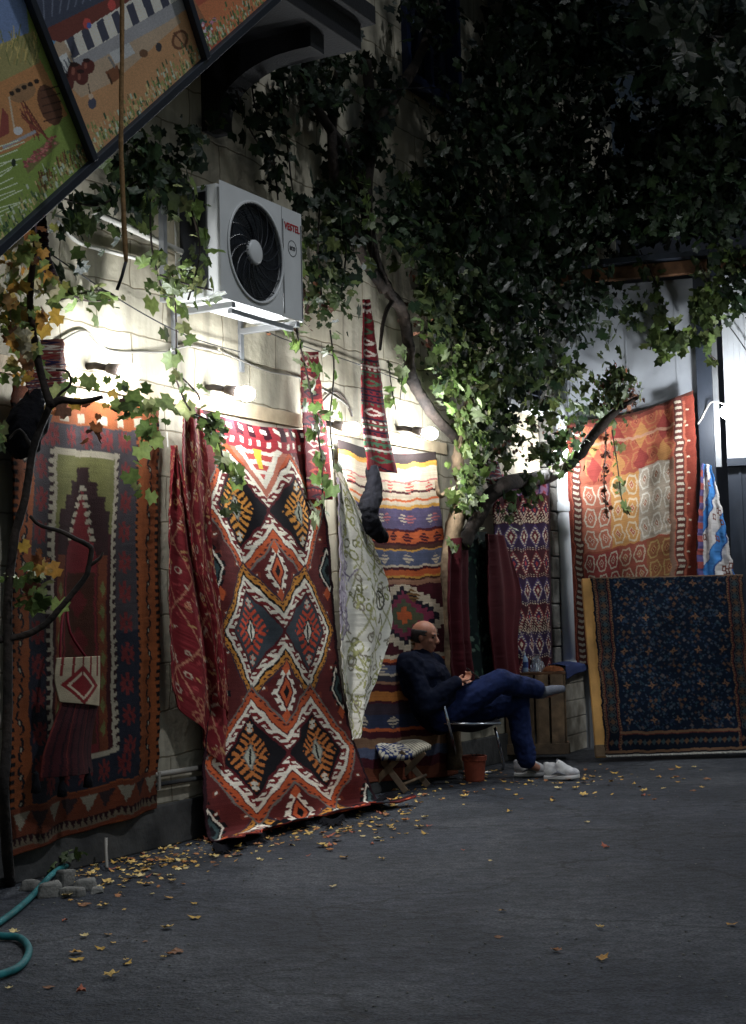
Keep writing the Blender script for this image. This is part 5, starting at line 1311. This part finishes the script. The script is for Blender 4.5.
leaves('green_leaves', Pg, (.2,-1,.2), .045, GM[:2]+GL+GL, vl); leaves('brown_leaves', clump(95,410,40,18,5,3,.03,0,0,'y',(7,7.1))+clump(30,572,18,30,4,3,.03,0,0,'y',(6.9,7.1)), (0,-1,.2), .042, YL[:2]+DR, vl)
# --- vine over the outdoor unit
va_ = empty('wall_vine', wp(-.2, 2.9, .1), 'green leaved vine trailing around the outdoor unit and across the upper left wall', 'vine')
sg1 = MB(); PA = []; PB = []
def run(pts, per, jit, off, lst, r=.006, plane='w', g=sg1):
    o_, sp = strand(pts, per, jit, plane, off); lst += o_; g.tube(sp, r, 5)
run([(45,245),(62,285),(84,300),(110,300)], 30, .04, .12, PA); run([(60,300),(100,290),(120,300)], 20,.03,.1,PA)
run([(150,190),(152,250),(165,300)], 40,.06,.3,PA); run([(190,205),(200,250),(188,300)], 55,.06,.42,PA); run([(160,275),(190,285),(212,290)], 55,.05,.46,PA)
run([(172,270),(176,320),(176,372)], 26,.03,.25,PA); run([(176,372),(196,392),(200,400)], 26,.03,.2,PA); run([(176,380),(190,410),(212,425),(226,470)], 22,.035,.3,PA)
PA += clump(225,480,16,28,5,5,.035,.25,.4); PA += clump(208,428,14,14,3,4,.035,.25,.4)
run([(62,198),(100,205),(140,180),(178,175)], 45,.05,.25,PB); PB += clump(150,180,34,38,16,8,.06,.1,.4)+clump(185,150,20,26,6,7,.05,.1,.4)+clump(85,240,28,30,6,6,.05,.1,.3)
run([(230,95),(215,125),(205,120)], 20,.03,.15,PB)
sg1.build('stems', M['bark'], va_, smooth=True); leaves('light_leaves', outw(PA), nWc, .055, GL+GM[:3], va_); leaves('shaded_leaves', outw(PB), nWc, .06, GD+GM[:2], va_)
# --- pale strand in the middle
vs_ = empty('hanging_vine_strand', wp(1.7, 1.8, .2), 'pale lit strand of vine leaves dangling over the right edge of the medallion kilim', 'vine')
sg2 = MB(); PC = []
run([(296,330),(306,370),(316,420),(322,470),(322,520)], 42,.035,.32,PC,g=sg2); run([(300,240),(292,290),(298,335)], 26,.05,.3,PC,g=sg2); run([(330,330),(334,370),(330,420),(334,468)], 14,.03,.3,PC,g=sg2)
sg2.build('stems', M['bark'], vs_, smooth=True); leaves('leaves', outw(PC), nWc, .052, GP+GL[:1], vs_)
# --- great central vine
vc_ = empty('old_grapevine', wl(455,740,.15), 'old grapevine with twisting dark trunk and heavy leaf mass in the middle of the wall', 'vine')
tk = MB()
def trk(pts, rs, off=.16, g=tk, wob=.16):
    p = smooth_path([wl(x,y,q[0] if q else off) for x,y,*q in pts], 6); g.tube(p, list(np.interp(np.linspace(0,len(rs)-1,len(p)), range(len(rs)), rs)), 10, wob=wob)
trk([(366,60),(372,130),(366,200),(376,262),(388,290),(402,312),(408,342),(410,372),(420,395),(436,418),(448,430),(456,440)], [.036,.044,.042,.044,.046,.046,.04,.036])
trk([(393,300),(384,318),(380,350)], [.02,.01]); trk([(340,60),(332,150),(350,230),(384,290)], [.03,.04,.04])
trk([(300,60),(318,110),(345,150),(366,200)],[.03,.04]); trk([(366,130),(400,90),(430,30),(440,-40)],[.05,.04,.04])
tk.build('trunk', M['bark'], vc_, smooth=True)
tk = MB()
trk([(456,770,.15),(452,700,.12),(450,620,.11),(449,560,.14),(456,520,.16),(464,490,.18),(458,462,.2),(462,440,.2),(470,400,.2)], [.06,.06,.06,.065,.07,.06,.05,.045,.04], g=tk)
trk([(464,500),(452,490),(440,496),(436,480)], [.04,.02,.012], g=tk)
tk.build('pale_trunk', M['bark_pale'], vc_, smooth=True)
tk = MB()
P_ = smooth_path([wl(462,545,.22), wl(476,520,.28), wl(492,495,.34), wl(512,482,.42), bl(548,476,.55), bl(575,458,.6), bl(596,432,.55), bl(615,412,.5), bl(640,396,.45)], 6)
tk.tube(P_, list(np.interp(np.linspace(0,1,len(P_)), [0,.5,.8,1], [.06,.062,.045,.012])), 10, wob=.15); tk.build('branch', M['bark'], vc_, smooth=True)
ty = MB(); PD=[]; PM=[]; PL=[]; PR=[]
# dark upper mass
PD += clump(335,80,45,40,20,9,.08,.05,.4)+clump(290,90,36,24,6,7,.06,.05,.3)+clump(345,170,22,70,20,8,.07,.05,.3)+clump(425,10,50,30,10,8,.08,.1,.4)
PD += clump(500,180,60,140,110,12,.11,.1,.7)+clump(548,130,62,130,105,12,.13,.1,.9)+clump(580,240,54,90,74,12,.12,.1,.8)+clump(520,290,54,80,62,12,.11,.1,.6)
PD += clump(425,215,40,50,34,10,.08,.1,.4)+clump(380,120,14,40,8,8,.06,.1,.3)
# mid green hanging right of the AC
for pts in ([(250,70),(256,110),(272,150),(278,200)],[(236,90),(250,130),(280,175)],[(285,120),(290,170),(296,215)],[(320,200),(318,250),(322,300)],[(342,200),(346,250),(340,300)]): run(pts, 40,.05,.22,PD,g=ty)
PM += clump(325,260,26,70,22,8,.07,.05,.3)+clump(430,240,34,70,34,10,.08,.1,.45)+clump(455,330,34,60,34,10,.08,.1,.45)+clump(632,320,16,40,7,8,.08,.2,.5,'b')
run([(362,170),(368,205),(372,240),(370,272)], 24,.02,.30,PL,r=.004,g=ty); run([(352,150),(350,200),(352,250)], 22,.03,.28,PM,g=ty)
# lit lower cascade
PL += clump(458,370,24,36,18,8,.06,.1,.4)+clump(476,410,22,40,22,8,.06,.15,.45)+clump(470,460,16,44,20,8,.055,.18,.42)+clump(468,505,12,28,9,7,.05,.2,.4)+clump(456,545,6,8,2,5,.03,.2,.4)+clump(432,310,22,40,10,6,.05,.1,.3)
run([(405,350),(402,380),(400,400)], 20,.02,.2,PL,r=.004,g=ty); run([(388,360),(392,390),(396,410)], 16,.02,.18,PL,r=.004,g=ty)
# around the branch
PM += clump(520,380,50,50,44,8,.08,.15,.6)+clump(560,440,30,26,14,8,.07,.3,.6)+clump(520,500,14,34,9,7,.05,.3,.5)+clump(500,440,24,34,14,8,.06,.2,.5)
PM += clump(590,385,36,36,20,8,.08,.3,.7,'b')+clump(606,400,20,20,9,7,.06,.3,.6,'b')
PR += clump(622,388,24,18,16,9,.05,.2,.45,'b')+clump(300,300,26,30,9,8,.06,.05,.25)+clump(420,300,24,40,8,6,.06,.1,.3)+clump(530,440,40,22,9,6,.06,.2,.5)
run([(603,405),(606,440),(604,480),(607,518)], 70,.016,.35,PR,r=.006,plane='b',g=ty)
PB2=[]; run([(612,430),(618,470),(622,500),(630,515)], 26,.03,.34,PB2,plane='b',g=ty)
ty.build('twigs', M['bark'], vc_, smooth=True)
leaves('shaded_leaves', outw(PD), nWc, .060, GD, vc_, spread=.85); leaves('leaves', outw(PM), nWc, .054, GM+GD[2:], vc_, spread=.8); leaves('light_leaves', outw(PL)+PB2, nWc, .052, GL+GP+GM[:1], vc_)
leaves('dry_leaves', outw(PR), nWc, .03, DR, vc_, mat=M['dry_leaf'], spread=1.0)
# --- vine on the annex roof
vr_ = empty('annex_vine', bp_(2.0, 4.3, .2), 'leafy vine spilling over the annex roof edge and the top of the lit corrugated window', 'vine')
va2 = MB(); PE=[]; PF=[]
for pts in ([(640,250),(660,300),(650,350)],[(700,265),(712,300),(706,345),(716,360)],[(740,250),(728,280),(712,300)],[(660,340),(690,345),(706,330)]): run(pts, 40,.05,.25,PF,plane='b',g=va2)
PF += clump(715,300,18,22,8,7,.06,.1,.4,'b')+clump(735,262,16,20,6,7,.06,.1,.4,'b')+clump(676,338,22,18,10,8,.06,.1,.5,'b')
PE += clump(705,190,55,50,60,12,.12,.1,.9,'b')+clump(640,200,40,40,40,12,.12,.1,.8,'b')+clump(740,290,10,20,6,7,.06,.1,.4,'b')
va2.build('stems', M['bark'], vr_, smooth=True); leaves('light_leaves', PF, (0,-1,.3), .06, GM+GL[:1], vr_, spread=.8); leaves('shaded_leaves', PE, (0,-1,.3), .062, GD, vr_, spread=.9)
# --- tree at the right, unseen overhead crown shaped to block the sun
tr = empty('shade_tree', (6.0, 11.5, 0), 'tall shade-darkened tree overhanging the yard from the upper right', 'tree')
tk = MB()
def tb(p, rs): q=smooth_path([Vector(a) for a in p],5); tk.tube(q, list(np.interp(np.linspace(0,len(rs)-1,len(q)),range(len(rs)),rs)), 10, wob=.08)
tb([(6.0,11.5,0),(5.9,11.4,2.2),(5.6,11.2,4.2),(5.2,11,6.2),(4.6,10.8,8.5)],[.24,.2,.17,.12,.05]); tb([(5.7,11.2,3.8),(4.6,11.6,5.4),(3.2,12,6.4),(1.8,12.2,7)],[.12,.09,.06,.03]); tb([(5.6,11.2,4.4),(5.0,9.6,6.0),(4.0,8.4,7.0),(2.6,7.8,7.4)],[.11,.08,.05,.03]); tb([(5.4,11,5.4),(4.2,13.2,7),(2.6,14.5,7.6)],[.08,.06,.03])
tk.build('trunk', M['bark'], tr, smooth=True)
PT=[]
for _ in range(520):
    while True:
        a = Vector([random.uniform(-1,1) for _ in range(3)])
        if a.length<1 and a.length>.25: break
    c = Vector((3.7,11.2,7.3)) + Vector((a.x*3.2, a.y*3.4, a.z*1.9))
    if c.z < 5.75+.1*abs(c.x-3): continue
    for _ in range(random.randint(9,17)): PT.append(c+Vector([random.gauss(0,.17) for _ in range(3)]))
for (x,y,rx,ry,n_,yr) in ((690,110,70,110,95,(13,15.5)),(700,40,50,45,34,(11,12.5)),(725,30,24,36,9,(8.0,8.8)),(682,6,10,8,2,(8,8.4)),(660,180,30,60,30,(14.5,16)),(560,20,90,26,34,(12.5,14.5)),(690,190,56,40,30,(14,15.5))):
    PT += clump(x,y,rx,ry,n_,11,.12,0,0,'y',yr)
leaves('crown', PT, (0,-.3,.6), .085, [(a*.6,b_*.6,c*.65) for a,b_,c in GD], tr, spread=1.1)  # crown leaves darkened once more, shade is in their colour
# weed
wd = empty('weed', onground(50,872), 'small low weed growing at the wall foot above the hose', 'plant')
tw_ = MB(); base_ = onground(50,872)
PW=[]
for i in range(9):
    a=random.uniform(0,6.28); q=base_+Vector((.16*math.cos(a),.08*math.sin(a),random.uniform(.05,.14))); tw_.tube([base_, base_.lerp(q,.5)+Z*.03, q], .003, 4); PW += [q+Vector([random.gauss(0,.02) for _ in range(3)]) for _ in range(3)]
tw_.build('stems', M['weed'], wd); leaves('leaves', PW, (0,-.5,1), .035, GM, wd, down=.2)

# ------------------------------------------------------------------ fallen leaves
protos = []
FY = [(.50,.30,.06),(.56,.36,.10),(.42,.22,.05),(.30,.12,.04),(.20,.09,.04),(.60,.46,.20),(.36,.10,.05)]
labs_y = ['golden yellow fallen vine leaf on the asphalt','pale yellow fallen vine leaf on the asphalt','ochre fallen vine leaf on the asphalt','rusty brown fallen leaf on the asphalt','dark brown curled fallen leaf on the asphalt','cream yellow fallen leaf on the asphalt','reddish brown fallen leaf on the asphalt']
for k in range(7):
    T_ = LT.copy(); r_ = np.random.default_rng(k+40); T_[:,2] = .08+.34*T_[:,0]**2*(1 if k%2 else -.35)+.35*T_[:,1]**2*r_.random()+.22*r_.random(15); T_[:,0] *= .55+.4*r_.random(); T_ *= .045
    o = link_mesh('fallen_leaf', T_, LF, M['dry_leaf'], None, col=np.array([FY[k]]*15)*(.8+.4*r_.random((15,1))), origin=(0,0,0), smooth=False)
    protos.append(o)
spots = []
def sc_spots(x0,x1,y0,y1,n,dens=None):
    k=0
    while k<n:
        x=random.uniform(x0,x1); y=random.uniform(y0,y1)
        if dens and random.random()>dens(x,y): continue
        spots.append((x,y)); k+=1
line = lambda x: 905-.30*x if x<400 else 785-.02*(x-400)
def band(x,y): return math.exp(-((y-line(x)-6)/22.0)**2) 
sc_spots(50,200,860,975,26); sc_spots(90,420,800,900,120,lambda x,y: math.exp(-((y-(868-.16*(x-100)))/20.0)**2)); sc_spots(280,430,800,835,34); sc_spots(380,620,772,800,52, lambda x,y: .3+.7*(y<792)); sc_spots(580,746,760,800,20); sc_spots(380,746,800,960,14); sc_spots(0,120,900,1000,10)
sc_spots(420,600,770,782,16)
for x,y in ((78,961),(126,961),(502,912),(333,888)): spots.append((x,y))
for i,(x,y) in enumerate(spots[:299]):
    k = random.choice([0,0,1,1,2,2,3,3,4,5,6]); src = protos[k]
    o = src if not src.get('used') else src.copy()
    if o is not src: COL.objects.link(o)
    src['used'] = 1
    g_ = onground(x,y); o.location = (g_.x, g_.y, .002); s_ = random.uniform(.32,.95); o.scale = (s_, s_*random.uniform(.7,1.1), s_)
    o.rotation_euler = (random.uniform(-.12,.12), random.uniform(-.12,.12), random.uniform(0,6.28))
    if 'used' in o: pass
    tag(o, labs_y[k], 'leaf', 'fallen vine leaves on the asphalt: '+labs_y[k].split(' fallen')[0])
for o in list(bpy.data.objects):
    if 'used' in o.keys(): del o['used']
PGl = []
while len(PGl) < 620:
    x=random.uniform(60,640); y=random.uniform(768,930)
    if random.random() < math.exp(-((y-max(778,872-.24*(x-100)))/16.0)**2)*(.25 if x>430 else 1): PGl.append(onground(x,y)+Z*.006)
lf = leaves('leaf_litter', PGl, (0,0,1), .018, [FY[0],FY[1],FY[2],FY[3],FY[5]], None, mat=M['dry_leaf'], spread=.22, down=.1, label='crushed scraps of yellow leaves strewn along the foot of the rugs'); lf['kind'] = 'stuff'
# tiny grit as one litter object
PG = [onground(random.uniform(-20,760), 772+random.random()**1.6*240)+Z*.003 for _ in range(420)]
q = MB()
for p in PG: s_=random.uniform(.002,.008); q.ell(p, (s_, s_*.8, s_*.5), None, 5, 3)
q.build('grit', M['rubble'], None, kind=None) if False else None
go = q.build('grit', M['rubble'], None, origin=(0,0,0)); go['kind']='stuff'; go['label']='tiny pale grit and litter scattered over the asphalt'
# ------------------------------------------------------------------ light
w = bpy.data.worlds.new('World'); sc.world = w; w.use_nodes = True; nt = w.node_tree
bg = nt.nodes['Background']; sky = nt.nodes.new('ShaderNodeTexSky'); sky.sky_type = 'NISHITA'; sky.sun_disc = False
EL, AZ = R(52), R(126)      # azimuth of the light measured from +Y towards +X
sky.sun_elevation = EL; sky.sun_rotation = AZ; sky.air_density = 2.0; sky.ozone_density = 4
nt.links.new(sky.outputs[0], bg.inputs['Color']); bg.inputs['Strength'].default_value = .03
sd_ = bpy.data.lights.new('sun', 'SUN'); sd_.energy = .95; sd_.angle = R(3); sd_.color = (.88,.93,1.0)
so_ = bpy.data.objects.new('sun', sd_); COL.objects.link(so_)
dirv = Vector((math.sin(AZ)*math.cos(EL), math.cos(AZ)*math.cos(EL), math.sin(EL)))
so_.rotation_euler = dirv.to_track_quat('Z','Y').to_euler(); so_.location = (6,-4,8)
sc.view_settings.view_transform = 'Standard'; sc.view_settings.look = 'None'; sc.view_settings.gamma = 1; sc.view_settings.exposure = 0
sc.render.engine = 'CYCLES'; sc.cycles.use_denoising = True; sc.cycles.max_bounces = 6; sc.cycles.sample_clamp_indirect = 4
sc.cycles.caustics_reflective = False; sc.cycles.caustics_refractive = False
